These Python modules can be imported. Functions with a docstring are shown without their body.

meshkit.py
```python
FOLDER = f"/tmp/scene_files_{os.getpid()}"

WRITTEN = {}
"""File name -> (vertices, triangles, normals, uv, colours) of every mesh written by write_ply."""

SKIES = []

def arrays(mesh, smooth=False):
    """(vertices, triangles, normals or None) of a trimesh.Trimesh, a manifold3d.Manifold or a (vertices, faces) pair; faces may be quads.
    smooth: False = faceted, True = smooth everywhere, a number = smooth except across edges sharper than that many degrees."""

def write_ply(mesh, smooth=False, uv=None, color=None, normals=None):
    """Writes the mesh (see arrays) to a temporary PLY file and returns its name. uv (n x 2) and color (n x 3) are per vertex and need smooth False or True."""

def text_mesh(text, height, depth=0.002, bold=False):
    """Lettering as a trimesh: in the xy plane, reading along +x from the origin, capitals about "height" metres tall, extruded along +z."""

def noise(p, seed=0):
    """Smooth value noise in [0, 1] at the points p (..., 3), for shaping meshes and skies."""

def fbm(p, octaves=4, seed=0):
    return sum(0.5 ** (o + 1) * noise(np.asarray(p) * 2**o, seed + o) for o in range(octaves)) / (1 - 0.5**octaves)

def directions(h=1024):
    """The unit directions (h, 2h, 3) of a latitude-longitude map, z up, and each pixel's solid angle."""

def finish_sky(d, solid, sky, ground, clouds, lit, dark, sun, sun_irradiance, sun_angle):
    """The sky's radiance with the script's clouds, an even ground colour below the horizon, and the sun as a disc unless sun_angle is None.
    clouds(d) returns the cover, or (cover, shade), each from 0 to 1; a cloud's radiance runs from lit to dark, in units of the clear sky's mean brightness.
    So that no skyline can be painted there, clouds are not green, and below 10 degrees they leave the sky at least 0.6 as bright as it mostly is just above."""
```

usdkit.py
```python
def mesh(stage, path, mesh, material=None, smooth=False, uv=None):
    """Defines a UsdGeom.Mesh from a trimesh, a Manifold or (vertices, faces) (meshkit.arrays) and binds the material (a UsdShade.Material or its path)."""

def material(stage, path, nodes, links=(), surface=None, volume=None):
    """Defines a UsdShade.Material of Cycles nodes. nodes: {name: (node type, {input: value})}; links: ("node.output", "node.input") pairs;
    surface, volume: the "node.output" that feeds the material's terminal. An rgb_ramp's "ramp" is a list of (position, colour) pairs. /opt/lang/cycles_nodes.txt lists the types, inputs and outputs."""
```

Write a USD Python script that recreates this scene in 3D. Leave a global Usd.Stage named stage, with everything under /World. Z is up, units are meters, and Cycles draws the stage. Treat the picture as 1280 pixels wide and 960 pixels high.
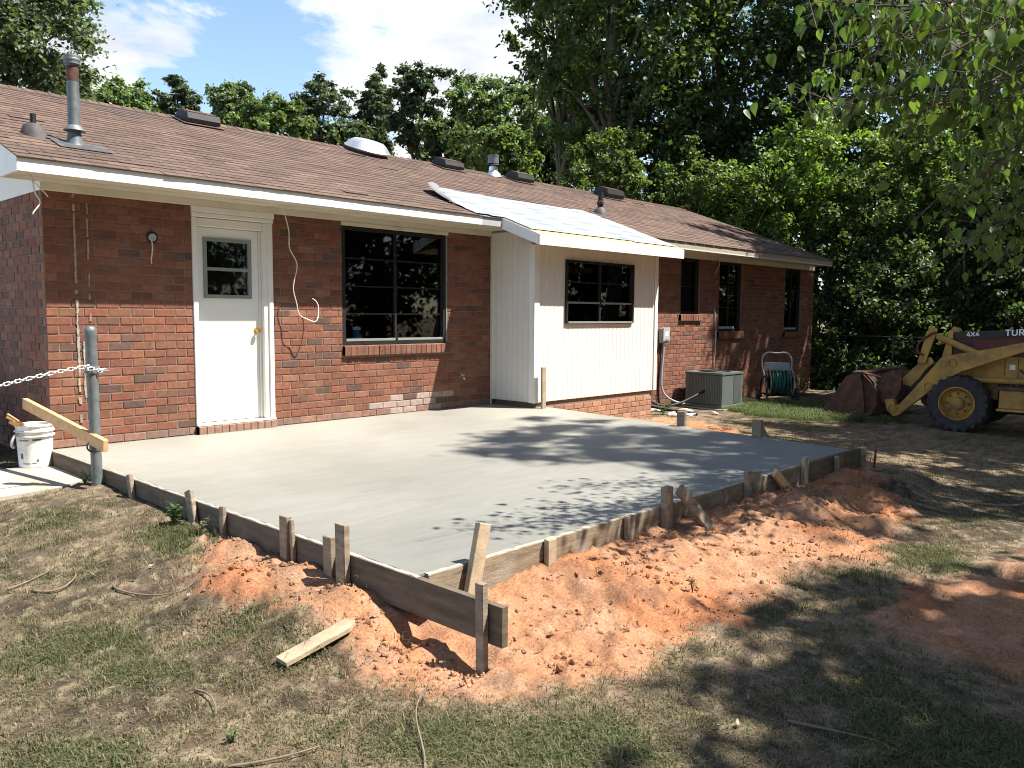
import math, random
import numpy as np, trimesh, usdkit, meshkit
from pxr import Usd, UsdGeom, UsdLux, UsdShade, Gf, Sdf, Vt
from shapely.geometry import Polygon, Point, box as sbox
from shapely import contains_xy

stage = Usd.Stage.CreateInMemory()
UsdGeom.SetStageUpAxis(stage, UsdGeom.Tokens.z)
UsdGeom.SetStageMetersPerUnit(stage, 1.0)
WORLD = UsdGeom.Xform.Define(stage, '/World')
stage.SetDefaultPrim(WORLD.GetPrim())
_T = Sdf.ValueTypeNames

# ------------------------------------------------------------------ camera, sky, sun, exposure
CAM = np.array([-2.467, -8.0304, 1.2362]); YAW, PITCH, ROLL, FPX = 0.7584, -0.0842, 0.0069, 1026.98
EXPOSURE = 1.55
SKY_STRENGTH = 0.088
SUN_INTENSITY = 1.25
SUN = np.array([0.312, -0.415, 0.854]); SUN /= np.linalg.norm(SUN)

def cam_basis():
    cy, sy, cp, sp = math.cos(YAW), math.sin(YAW), math.cos(PITCH), math.sin(PITCH)
    F = np.array([cy*cp, sy*cp, sp]); R = np.array([sy, -cy, 0.0]); U = np.cross(R, F)
    return F, R*math.cos(ROLL)+U*math.sin(ROLL), -R*math.sin(ROLL)+U*math.cos(ROLL)
CF, CR, CU = cam_basis()
cam = UsdGeom.Camera.Define(stage, '/World/camera')
m = Gf.Matrix4d(*CR, 0, *CU, 0, *(-CF), 0, *CAM, 1)
cam.AddTransformOp().Set(m)
cam.CreateHorizontalApertureAttr(36.0); cam.CreateVerticalApertureAttr(27.0)
cam.CreateFocalLengthAttr(36.0*FPX/1280.0)
cam.CreateClippingRangeAttr(Gf.Vec2f(0.05, 2000.0))
cam.CreateExposureAttr(EXPOSURE)

def survey(u, v, axis, value):
    """the point of the plane axis = value that lies on the sight line of a photograph pixel (a survey of the real place)"""
    r = CF+CR*(u-640)/FPX-CU*(v-480)/FPX
    return CAM+r*((value-CAM[axis])/r[axis])
def gp(u, v, z=-0.29): return survey(u, v, 2, z)

def skydir(u, v):
    r = CF+CR*(u-640)/FPX-CU*(v-480)/FPX; return tuple(r/np.linalg.norm(r))
# banks of cumulus: (direction of the middle, cosine where it fades out, lift of the cloud noise)
BANKS = [(skydir(140, 0), 0.9905, 0.22), (skydir(560, -30), 0.965, 0.17), (skydir(590, 90), 0.985, 0.10), (skydir(130, 95), 0.9988, 0.14), (skydir(275, 70), 0.988, -0.14)]
CLOUDN, CLOUDL, last = {}, [], 'n1.fac'
for q, (dv_, c0_, h_) in enumerate(BANKS):
    CLOUDN[f'd{q}'] = ('vector_math', {'math_type': 'dot_product', 'vector2': dv_}); CLOUDN[f'f{q}'] = ('map_range', {'range_type': 'smoothstep', 'from_min': c0_, 'from_max': 1-(1-c0_)*0.15, 'to_min': 0.0, 'to_max': h_, 'clamp': True}); CLOUDN[f'a{q}'] = ('math', {'math_type': 'add'})
    CLOUDL += [('tc.generated', f'd{q}.vector1'), (f'd{q}.value', f'f{q}.value'), (last, f'a{q}.value1'), (f'f{q}.result', f'a{q}.value2')]; last = f'a{q}.value'
CLOUDL.append((last, 'r1.fac'))
elev = math.asin(SUN[2]); rot = math.atan2(SUN[0], SUN[1])
SKYMAT = usdkit.material(stage, '/World/Looks/sky_air', {
    'sky': ('sky_texture', {'sky_type': 'single_scattering', 'sun_disc': False, 'sun_elevation': elev, 'sun_rotation': rot, 'air_density': 1.0, 'aerosol_density': 0.6, 'ozone_density': 1.6}),
    'tc': ('texture_coordinate', {}), **CLOUDN,
    'sep': ('separate_xyz', {}),
    'zc': ('math', {'math_type': 'maximum', 'value2': 0.06}),
    'zo': ('math', {'math_type': 'add', 'value2': 0.12}),
    'px': ('math', {'math_type': 'divide'}), 'py': ('math', {'math_type': 'divide'}),
    'cmb': ('combine_xyz', {'z': 0.0}),
    'mp': ('mapping', {'location': (2.45, 0.3, 0.0), 'scale': (1.0, 1.0, 1.0)}),
    'n1': ('noise_texture', {'scale': 2.3, 'detail': 10.0, 'roughness': 0.6, 'distortion': 0.3}),
    'r1': ('rgb_ramp', {'ramp': [(0.0, (0, 0, 0)), (0.55, (0, 0, 0)), (0.62, (0.6, 0.6, 0.6)), (0.74, (1, 1, 1)), (1.0, (1, 1, 1))]}),
    'n2': ('noise_texture', {'scale': 2.6, 'detail': 5.0, 'roughness': 0.5}),
    'r2': ('rgb_ramp', {'ramp': [(0.34, (3.3, 3.4, 3.7)), (0.60, (4.9, 4.9, 4.9))]}),
    'mx': ('mix_color', {}),
    'bg': ('background_shader', {'strength': SKY_STRENGTH}),
}, [('tc.generated', 'sep.vector'), ('sep.z', 'zc.value1'), ('zc.value', 'zo.value1'), ('sep.x', 'px.value1'), ('zo.value', 'px.value2'),
    ('sep.y', 'py.value1'), ('zo.value', 'py.value2'), ('px.value', 'cmb.x'), ('py.value', 'cmb.y'), ('cmb.vector', 'mp.vector'),
    *CLOUDL,     ('mp.vector', 'n1.vector'), ('mp.vector', 'n2.vector'), ('n2.fac', 'r2.fac'),
    ('r1.color', 'mx.fac'), ('sky.color', 'mx.a'), ('r2.color', 'mx.b'), ('mx.result', 'bg.color')], surface='bg.background')
dome = UsdLux.DomeLight.Define(stage, '/World/sky')
UsdShade.MaterialBindingAPI.Apply(dome.GetPrim()).Bind(SKYMAT)
dome.GetPrim().SetCustomDataByKey('kind', 'structure')
dome.GetPrim().SetCustomDataByKey('label', 'blue summer sky with bright white clouds'); dome.GetPrim().SetCustomDataByKey('category', 'sky')
sun = UsdLux.DistantLight.Define(stage, '/World/sun')
sun.CreateIntensityAttr(SUN_INTENSITY); sun.CreateNormalizeAttr(True); sun.CreateAngleAttr(0.6); sun.CreateColorAttr(Gf.Vec3f(1.0, 0.965, 0.905))
zx = SUN; xx = np.cross([0, 0, 1.0], zx); xx /= np.linalg.norm(xx); yx = np.cross(zx, xx)
sun.AddTransformOp().Set(Gf.Matrix4d(*xx, 0, *yx, 0, *zx, 0, 0, 0, 30, 1))

# ------------------------------------------------------------------ helpers
RNG = np.random.default_rng(7)
_count = {}
def numbered(parent, name):
    k = _count.get((parent, name), 0); _count[(parent, name)] = k+1
    return f'{parent}/{name}' if k == 0 else f'{parent}/{name}_{k:03d}'
GROUPS = {'form_board': 'boards of the slab form', 'wooden_stake': 'stakes holding the slab form', 'twig': 'twigs lying in the yard', 'dead_leaf': 'dead leaves on the ground', 'stone': 'rubble beside the bay', 'weed': 'weeds in the yard', 'deciduous_tree': 'trees beyond the roof', 'pine_tree': 'trees beyond the roof', 'dark_tree': 'tall dark wood at the right', 'shrub': 'shrubs at the house end', 'mortar_streak': 'old mortar streaks on the wall', 'eave_wire': 'wires at the house corner', 'steel_post': 'posts holding the chain', 'yard_tree': 'trees shading the yard'}
def setdata(prim, label=None, category=None, group=None, kind=None):
    if category and not group and not kind: group = GROUPS.get(prim.GetName().rstrip('0123456789').rstrip('_'))
    for k, v in (('label', label), ('category', category), ('group', group), ('kind', kind)):
        if v: prim.SetCustomDataByKey(k, v)
def write(path, V, F, mat, tint=None, N=None):
    V = np.asarray(V, float); F = np.asarray(F, int)
    me = UsdGeom.Mesh.Define(stage, path)
    me.CreatePointsAttr(Vt.Vec3fArray.FromNumpy(V.astype(np.float32)))
    n = F.shape[1]
    me.CreateFaceVertexCountsAttr(Vt.IntArray.FromNumpy(np.full(len(F), n, np.int32)))
    me.CreateFaceVertexIndicesAttr(Vt.IntArray.FromNumpy(F.astype(np.int32).ravel()))
    me.CreateSubdivisionSchemeAttr('none')
    if N is not None:
        me.CreateNormalsAttr(Vt.Vec3fArray.FromNumpy(np.asarray(N, np.float32))); me.SetNormalsInterpolation('vertex')
    if tint is not None:
        t = np.asarray(tint, np.float32)
        if t.ndim == 1: t = np.repeat(t[None], len(V), 0)
        UsdGeom.PrimvarsAPI(me).CreatePrimvar('tint', _T.Color3fArray, 'vertex').Set(Vt.Vec3fArray.FromNumpy(np.ascontiguousarray(t)))
    UsdShade.MaterialBindingAPI.Apply(me.GetPrim()).Bind(mat)
    return me
class Thing:
    """one top-level thing: an Xform at its base whose children are its parts (given in world coordinates)"""
    def __init__(s, name, label, category, base=(0, 0, 0), group=None, kind=None):
        s.base = np.asarray(base, float); s.path = numbered('/World', name)
        x = UsdGeom.Xform.Define(stage, s.path); x.AddTranslateOp().Set(Gf.Vec3d(*map(float, s.base)))
        setdata(x.GetPrim(), label, category, group, kind)
    def part(s, name, mesh, mat, parent=None, tint=None, label=None, smooth=False, kind=None):
        V, F, N = meshkit.arrays(mesh, smooth)
        p = numbered(parent or s.path, name)
        me = write(p, np.asarray(V)-s.base, F, mat, tint, N)
        setdata(me.GetPrim(), label, kind=kind)
        return p
def single(name, mesh, mat, label, category, group=None, kind=None, tint=None, smooth=False, base=None):
    """a thing that is one mesh"""
    V, F, N = meshkit.arrays(mesh, smooth); V = np.asarray(V)
    p = numbered('/World', name)
    me = write(p, V, F, mat, tint, N)
    setdata(me.GetPrim(), label, category, group, kind)
    return p
def bx(x0, x1, y0, y1, z0, z1):
    b = trimesh.creation.box(extents=(abs(x1-x0), abs(y1-y0), abs(z1-z0))); b.apply_translation(((x0+x1)/2, (y0+y1)/2, (z0+z1)/2)); return b
def cat(*ms):
    ms = [m for a in ms for m in (a if isinstance(a, (list, tuple)) else [a])]
    V, F, o = [], [], 0
    for q in ms:
        V.append(np.asarray(q.vertices)); F.append(np.asarray(q.faces)+o); o += len(V[-1])
    return trimesh.Trimesh(np.vstack(V), np.vstack(F), process=False)
def chamfer_box(x0, x1, y0, y1, z0, z1, c=0.004):
    """a box with every edge bevelled by c"""
    pts = []
    for sx, X in ((1, x0), (-1, x1)):
        for sy, Y in ((1, y0), (-1, y1)):
            for sz, Zv in ((1, z0), (-1, z1)):
                pts += [(X+sx*c, Y+sy*c, Zv), (X+sx*c, Y, Zv+sz*c), (X, Y+sy*c, Zv+sz*c)]
    return trimesh.convex.convex_hull(np.array(pts))
def frame_of(d):
    d = d/np.linalg.norm(d); a = np.array([0, 0, 1.0]) if abs(d[2]) < 0.9 else np.array([1.0, 0, 0])
    u = np.cross(a, d); u /= np.linalg.norm(u); return u, np.cross(d, u), d
def beam(p, q, w, h, c=0.003, up=None):
    """a squared bar from p to q, w across (sideways), h along 'up'"""
    p, q = np.asarray(p, float), np.asarray(q, float); L = np.linalg.norm(q-p); d = (q-p)/L
    if up is None: u, v, d = frame_of(d)
    else:
        u = np.cross(np.asarray(up, float), d); u /= np.linalg.norm(u); v = np.cross(d, u)
    b = chamfer_box(-w/2, w/2, -h/2, h/2, 0, L, c)
    b.vertices = p+b.vertices[:, :1]*u+b.vertices[:, 1:2]*v+b.vertices[:, 2:]*d
    return b
def tube(points, radii, n=10, caps=True):
    P = np.asarray(points, float); m_ = len(P); r = np.broadcast_to(np.asarray(radii, float), (m_,))
    T = np.gradient(P, axis=0); T /= np.linalg.norm(T, axis=1, keepdims=True)+1e-12
    u, v, _ = frame_of(T[0]); V = []
    a = np.arange(n)/n*2*np.pi
    for i in range(m_):
        u = u-T[i]*(u@T[i]); u /= np.linalg.norm(u); v = np.cross(T[i], u)
        V.append(P[i]+r[i]*(np.cos(a)[:, None]*u+np.sin(a)[:, None]*v))
    V = np.vstack(V); F = []
    for i in range(m_-1):
        for k in range(n):
            b0, b1 = i*n+k, i*n+(k+1) % n
            F += [(b0, b1, b1+n), (b0, b1+n, b0+n)]
    if caps:
        c0, c1 = len(V), len(V)+1; V = np.vstack([V, P[:1], P[-1:]])
        for k in range(n):
            F += [(c0, (k+1) % n, k), (c1, (m_-1)*n+k, (m_-1)*n+(k+1) % n)]
    return trimesh.Trimesh(V, np.array(F), process=False)
def spline(points, n=24):
    from scipy.interpolate import CubicSpline
    P = np.asarray(points, float); t = np.r_[0, np.cumsum(np.linalg.norm(np.diff(P, axis=0), axis=1))]
    return CubicSpline(t, P)(np.linspace(0, t[-1], n))
def lathe(profile, centre, n=24, axis=(0, 0, 1)):
    """profile: (radius, height) pairs; turned about the axis through centre"""
    pr = np.asarray(profile, float); u, v, d = frame_of(np.asarray(axis, float)); a = np.arange(n)/n*2*np.pi
    V = np.vstack([np.asarray(centre)+d*h+r*(np.cos(a)[:, None]*u+np.sin(a)[:, None]*v) for r, h in pr]); F = []
    for i in range(len(pr)-1):
        for k in range(n):
            b0, b1 = i*n+k, i*n+(k+1) % n
            F += [(b0, b1, b1+n), (b0, b1+n, b0+n)]
    return trimesh.Trimesh(V, np.array(F), process=False)
def extrude_xz(poly, y0, y1):
    q = trimesh.creation.extrude_polygon(poly, abs(y1-y0), engine='earcut')   # polygon in (x, z)
    v = q.vertices.copy(); q.vertices = np.c_[v[:, 0], max(y0, y1)-v[:, 2], v[:, 1]]; return q
def extrude_yz(poly, x0, x1):
    q = trimesh.creation.extrude_polygon(poly, abs(x1-x0), engine='earcut')   # polygon in (y, z)
    v = q.vertices.copy(); q.vertices = np.c_[min(x0, x1)+v[:, 2], v[:, 0], v[:, 1]]; return q
def extrude_xy(poly, z0, z1):
    q = trimesh.creation.extrude_polygon(poly, z1-z0, engine='earcut'); q.apply_translation((0, 0, z0)); return q
def ring_xz(x0, x1, z0, z1, t, y0, y1):
    return extrude_xz(Polygon([(x0, z0), (x1, z0), (x1, z1), (x0, z1)], [[(x0+t, z0+t), (x0+t, z1-t), (x1-t, z1-t), (x1-t, z0+t)]]), y0, y1)

# ------------------------------------------------------------------ materials
def mat(name, color=(0.5, 0.5, 0.5), rough=0.7, var=0.25, scale=6.0, bump=0.15, bscale=60.0, metallic=0.0, tint=False, detail=5.0, dirt=None, dscale=1.5, damt=0.5, spec=0.3, stretch=None, bdist=0.01):
    """colour (or the mesh's own tint) x noise, optional dirt patches, fine bump"""
    n = {'tc': ('texture_coordinate', {}), 'geo': ('geometry', {}),
         'mp': ('mapping', {'scale': stretch or (1, 1, 1)}),
         'n': ('noise_texture', {'scale': scale, 'detail': detail, 'roughness': 0.6}),
         'r': ('rgb_ramp', {'ramp': [(0.25, (1-var,)*3), (0.75, (1+var,)*3)]}),
         'm': ('mix_color', {'blend_type': 'multiply', 'fac': 1.0, 'use_clamp': True, 'a': color}),
         'nb': ('noise_texture', {'scale': bscale, 'detail': 4.0, 'roughness': 0.65}),
         'b': ('bump', {'strength': bump, 'distance': bdist}),
         'p': ('principled_bsdf', {'roughness': rough, 'metallic': metallic, 'specular_ior_level': spec})}
    l = [('geo.position', 'mp.vector'), ('mp.vector', 'n.vector'), ('mp.vector', 'nb.vector'), ('n.fac', 'r.fac'), ('r.color', 'm.b'), ('nb.fac', 'b.height'), ('b.normal', 'p.normal')]
    if tint:
        n['at'] = ('attribute', {'attribute': 'tint'}); l.append(('at.color', 'm.a'))
    out = 'm.result'
    if dirt is not None:
        n['nd'] = ('noise_texture', {'scale': dscale, 'detail': 6.0, 'roughness': 0.65})
        n['rd'] = ('rgb_ramp', {'ramp': [(0.48, (0, 0, 0)), (0.72, (damt,)*3)]})
        n['md'] = ('mix_color', {'b': dirt})
        l += [('geo.position', 'nd.vector'), ('nd.fac', 'rd.fac'), ('rd.color', 'md.fac'), (out, 'md.a')]; out = 'md.result'
    l.append((out, 'p.base_color'))
    return usdkit.material(stage, f'/World/Looks/{name}', n, l, surface='p.BSDF')
def leafmat(name, trans=0.35, gloss=0.5):
    return usdkit.material(stage, f'/World/Looks/{name}', {
        'at': ('attribute', {'attribute': 'tint'}),
        'p': ('principled_bsdf', {'roughness': gloss, 'specular_ior_level': 0.35}),
        'g': ('mix_color', {'blend_type': 'multiply', 'fac': 1.0, 'b': (1.4, 1.5, 0.55)}),
        't': ('translucent_bsdf', {}), 'x': ('mix_closure', {'fac': trans})},
        [('at.color', 'p.base_color'), ('at.color', 'g.a'), ('g.result', 't.color'), ('p.BSDF', 'x.closure1'), ('t.BSDF', 'x.closure2')], surface='x.closure')
M = {}
M['brick'] = mat('brick', tint=True, var=0.28, scale=22, bump=0.5, bscale=160, rough=0.9, bdist=0.004, dirt=(0.30, 0.20, 0.15), dscale=4.0, damt=0.16)
M['mortar'] = mat('mortar', (0.18, 0.13, 0.097), var=0.25, scale=18, bump=0.5, bscale=120, rough=0.95)
M['white'] = mat('white_paint', (0.66, 0.635, 0.575), var=0.07, scale=3, bump=0.08, bscale=40, rough=0.5, dirt=(0.55, 0.49, 0.38), dscale=2.2, damt=0.25)
M['trim'] = mat('trim_paint', (0.58, 0.54, 0.435), var=0.08, scale=4, bump=0.1, bscale=40, rough=0.55, dirt=(0.42, 0.35, 0.24), dscale=2.5, damt=0.45)
M['siding'] = mat('siding_paint', (0.60, 0.575, 0.50), var=0.05, scale=9, bump=0.22, bscale=30, rough=0.6, stretch=(3, 3, 0.35), dirt=(0.50, 0.45, 0.37), dscale=1.3, damt=0.35)
M['door'] = mat('door_paint', (0.70, 0.69, 0.63), var=0.03, scale=2, bump=0.03, bscale=30, rough=0.35)
M['tan'] = mat('tan_paint', (0.30, 0.26, 0.20), var=0.12, scale=5, bump=0.1, rough=0.6)
M['shingle'] = mat('shingle', tint=True, var=0.38, scale=30, bump=0.8, bscale=260, rough=0.95, bdist=0.004, dirt=(0.055, 0.04, 0.035), dscale=0.9, damt=0.5, detail=8)
M['concrete'] = None
M['wood_old'] = mat('weathered_wood', (0.215, 0.165, 0.115), var=0.4, scale=7, bump=0.4, bscale=40, rough=0.85, stretch=(1, 1, 5), dirt=(0.10, 0.085, 0.07), dscale=5, damt=0.7)
M['wood_form'] = mat('form_wood', (0.185, 0.14, 0.092), var=0.45, scale=6, bump=0.4, bscale=30, rough=0.9, stretch=(1, 1, 6), dirt=(0.34, 0.31, 0.27), dscale=3.5, damt=0.55)
M['wood_dark_shade'] = mat('dark_shaded_form_wood', (0.105, 0.078, 0.052), var=0.5, scale=5, bump=0.4, bscale=30, rough=0.9, stretch=(1, 0.6, 5), dirt=(0.05, 0.042, 0.034), dscale=3.0, damt=0.8)  # form wood with shade of the left boards put into its colour
M['crust'] = mat('cement_crust', (0.27, 0.24, 0.195), var=0.2, scale=20, bump=0.5, bscale=80, rough=0.9)
M['wood_new'] = mat('fresh_wood', (0.52, 0.31, 0.14), var=0.2, scale=6, bump=0.15, bscale=40, rough=0.65, stretch=(3, 3, 3))
M['wood_pale'] = mat('pale_wood', (0.30, 0.23, 0.148), var=0.3, scale=9, bump=0.3, bscale=50, rough=0.8, dirt=(0.2, 0.15, 0.1), dscale=6, damt=0.5)
M['galv'] = mat('galvanised_steel', (0.13, 0.145, 0.145), var=0.35, scale=14, bump=0.1, rough=0.5, metallic=0.35, dirt=(0.16, 0.13, 0.10), dscale=7, damt=0.4)
M['chrome'] = mat('zinc_chain', (0.62, 0.62, 0.60), var=0.15, scale=60, bump=0.05, rough=0.38, metallic=0.6)
M['alu'] = mat('aluminium_sheet', (0.62, 0.62, 0.61), var=0.18, scale=7, bump=0.06, rough=0.32, metallic=0.8)
M['darkmetal'] = mat('dark_metal', (0.016, 0.014, 0.013), var=0.3, scale=12, bump=0.1, rough=0.6)
M['leadgrey'] = mat('lead_flashing', (0.055, 0.052, 0.05), var=0.3, scale=12, bump=0.15, rough=0.65, dirt=(0.2, 0.17, 0.14), dscale=9, damt=0.4)
M['blackframe'] = mat('bronze_window_frame', (0.018, 0.017, 0.016), var=0.3, scale=20, bump=0.03, rough=0.6, dirt=(0.03, 0.027, 0.024), dscale=12, damt=0.2, spec=0.12)
M['greyframe'] = mat('grey_window_frame', (0.20, 0.21, 0.19), var=0.1, scale=10, bump=0.03, rough=0.5)
M['rust'] = mat('rusty_steel', (0.085, 0.043, 0.027), var=0.6, scale=9, bump=0.4, bscale=50, rough=0.85, dirt=(0.05, 0.03, 0.025), dscale=4, damt=0.7)
M['cat_yellow'] = mat('worn_yellow_paint', (0.36, 0.215, 0.045), var=0.25, scale=4, bump=0.08, rough=0.45, dirt=(0.13, 0.075, 0.035), dscale=2.6, damt=0.9)
M['black'] = mat('black_paint', (0.014, 0.014, 0.014), var=0.25, scale=8, bump=0.04, rough=0.45)
M['rubber'] = mat('tyre_rubber', (0.030, 0.030, 0.031), var=0.35, scale=9, bump=0.35, bscale=50, rough=0.85, dirt=(0.10, 0.075, 0.055), dscale=5, damt=0.5)
M['redbrown'] = mat('faded_red_panel', (0.10, 0.028, 0.02), var=0.35, scale=5, bump=0.1, rough=0.6)
M['lettering'] = mat('white_lettering', (0.75, 0.75, 0.72), var=0.06, scale=20, bump=0.0, rough=0.6)
M['acgreen'] = mat('grey_green_enamel', (0.090, 0.103, 0.090), var=0.12, scale=5, bump=0.03, rough=0.5)
M['pvc'] = mat('grey_plastic', (0.30, 0.31, 0.31), var=0.12, scale=10, bump=0.03, rough=0.5)
M['pail'] = mat('white_plastic', (0.66, 0.65, 0.60), var=0.12, scale=12, bump=0.05, rough=0.45, dirt=(0.33, 0.30, 0.25), dscale=8, damt=0.7)
M['print'] = mat('dark_print', (0.10, 0.10, 0.11), var=0.6, scale=30, bump=0.0, rough=0.6)
M['hose'] = mat('green_hose', (0.022, 0.095, 0.065), var=0.15, scale=10, bump=0.05, rough=0.4)
M['cable'] = mat('cable_sheath', (0.55, 0.50, 0.40), var=0.12, scale=20, bump=0.03, rough=0.5)
M['brass'] = mat('brass', (0.62, 0.40, 0.10), var=0.15, scale=20, bump=0.02, rough=0.25, metallic=0.9)
M['bark'] = mat('bark', (0.10, 0.078, 0.058), var=0.4, scale=10, bump=0.9, bscale=25, rough=0.95, stretch=(1, 1, 0.25), bdist=0.03)
M['twig'] = mat('dead_twig', (0.15, 0.11, 0.075), var=0.35, scale=20, bump=0.3, rough=0.9)
M['stone'] = mat('pale_stone', (0.40, 0.35, 0.29), var=0.35, scale=14, bump=0.4, rough=0.9)
M['deadleaf'] = mat('dry_leaf', (0.20, 0.17, 0.13), var=0.35, scale=30, bump=0.2, rough=0.7)
M['streak'] = mat('mortar_streak', (0.30, 0.265, 0.22), var=0.4, scale=25, bump=0.5, bscale=90, rough=0.95, dirt=(0.2, 0.1, 0.07), dscale=30, damt=0.8)
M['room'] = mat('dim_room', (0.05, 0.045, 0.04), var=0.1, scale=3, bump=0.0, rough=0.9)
M['blue'] = mat('blue_label', (0.04, 0.13, 0.30), var=0.2, scale=20, bump=0.0, rough=0.5)
M['foil'] = mat('grey_membrane', (0.16, 0.16, 0.165), var=0.25, scale=12, bump=0.2, rough=0.6, spec=0.2)
M['osb'] = mat('roof_sheathing', (0.62, 0.42, 0.15), var=0.25, scale=16, bump=0.2, rough=0.8)
M['leaf'] = leafmat('leaf', 0.42); M['leaf_near'] = leafmat('leaf_near', 0.45, 0.42); M['needle'] = leafmat('needle', 0.25, 0.6); M['grass'] = leafmat('grass_blade', 0.3, 0.6)
M['wrap'] = usdkit.material(stage, '/World/Looks/roof_underlayment', {
    'geo': ('geometry', {}), 'mp': ('mapping', {'scale': (1.1, 3.4, 0.0)}),
    'v': ('voronoi_texture', {'scale': 1.25, 'randomness': 0.25}), 'n': ('noise_texture', {'scale': 30.0, 'detail': 3.0}),
    'add': ('math', {'math_type': 'multiply_add', 'value2': 0.35}),
    'r': ('rgb_ramp', {'ramp': [(0.0, (0.125, 0.16, 0.195)), (0.40, (0.15, 0.185, 0.22)), (0.55, (0.25, 0.262, 0.272)), (1.0, (0.258, 0.267, 0.275))]}),
    'nb': ('noise_texture', {'scale': 5.0, 'detail': 4.0}), 'b': ('bump', {'strength': 0.3, 'distance': 0.03}),
    'p': ('principled_bsdf', {'roughness': 0.85, 'specular_ior_level': 0.1})},
    [('geo.position', 'mp.vector'), ('mp.vector', 'v.vector'), ('geo.position', 'n.vector'), ('geo.position', 'nb.vector'), ('n.fac', 'add.value1'), ('v.distance', 'add.value3'), ('add.value', 'r.fac'),
     ('r.color', 'p.base_color'), ('nb.fac', 'b.height'), ('b.normal', 'p.normal')], surface='p.BSDF')
M['glass'] = usdkit.material(stage, '/World/Looks/window_glass', {
    'f': ('fresnel', {'IOR': 1.36}), 't': ('transparent_bsdf', {'color': (0.72, 0.76, 0.74)}), 'g': ('glossy_bsdf', {'color': (0.9, 0.9, 0.9), 'roughness': 0.02}), 'x': ('mix_closure', {})},
    [('f.fac', 'x.fac'), ('t.BSDF', 'x.closure1'), ('g.BSDF', 'x.closure2')], surface='x.closure')
# ------------------------------------------------------------------ the brick house
WT = 2.30                      # top of the brickwork
COURSE, BL = 0.0794, 0.2127    # brick course and brick length with joints
XE = 16.02                     # right end of the back wall
SL = 0.3745                    # roof slope
EY, EZ = -0.52, 2.488          # eave edge
RY = 3.25; RZ = EZ+SL*(RY-EY)  # ridge
HB = 2*RY                      # back wall
def roofz(y): return EZ+SL*(y-EY)
house = Thing('brick_house', 'long single storey red brick house with brown shingle roof and white door', 'house')
HP = house.path
OPEN = [  # x0, x1, z0, z1 on the wall facing the yard
    (1.340, 2.232, 0.085, 2.31), (3.130, 4.745, 0.862, 2.262), (10.40, 11.05, 1.268, 2.275), (11.765, 12.66, 0.94, 2.275), (14.58, 15.37, 0.905, 2.275), (5.66, 8.35, -1.0, 2.2)]
SILLS = [(3.13, 4.785, 0.745, 0.862), (10.36, 11.12, 1.150, 1.268), (11.72, 12.72, 0.80, 0.94), (14.54, 15.42, 0.80, 0.905), (1.34, 2.232, 0.0, 0.085)]
outer = Polygon([(0, -0.9), (XE, -0.9), (XE, WT), (0, WT)])
for o in OPEN: outer = outer.difference(sbox(*[o[0], o[2], o[1], o[3]]))
wall_front = house.part('brick_wall', extrude_xz(outer, 0.0, 0.19), M['mortar'])
wall_left = house.part('brick_wall', extrude_yz(sbox(0.195, -0.9, HB, WT), 0.0, 0.19), M['mortar'], label='shaded gable end wall')
house.part('end_wall', extrude_yz(Polygon([(0.0, -0.9), (HB, -0.9), (HB, WT), (RY, RZ-0.1), (0, WT)]), XE-0.19, XE-0.003), M['mortar'])
house.part('rear_wall', bx(0.2, XE-0.2, HB-0.2, HB-0.01, -0.9, WT), M['mortar'])
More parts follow.
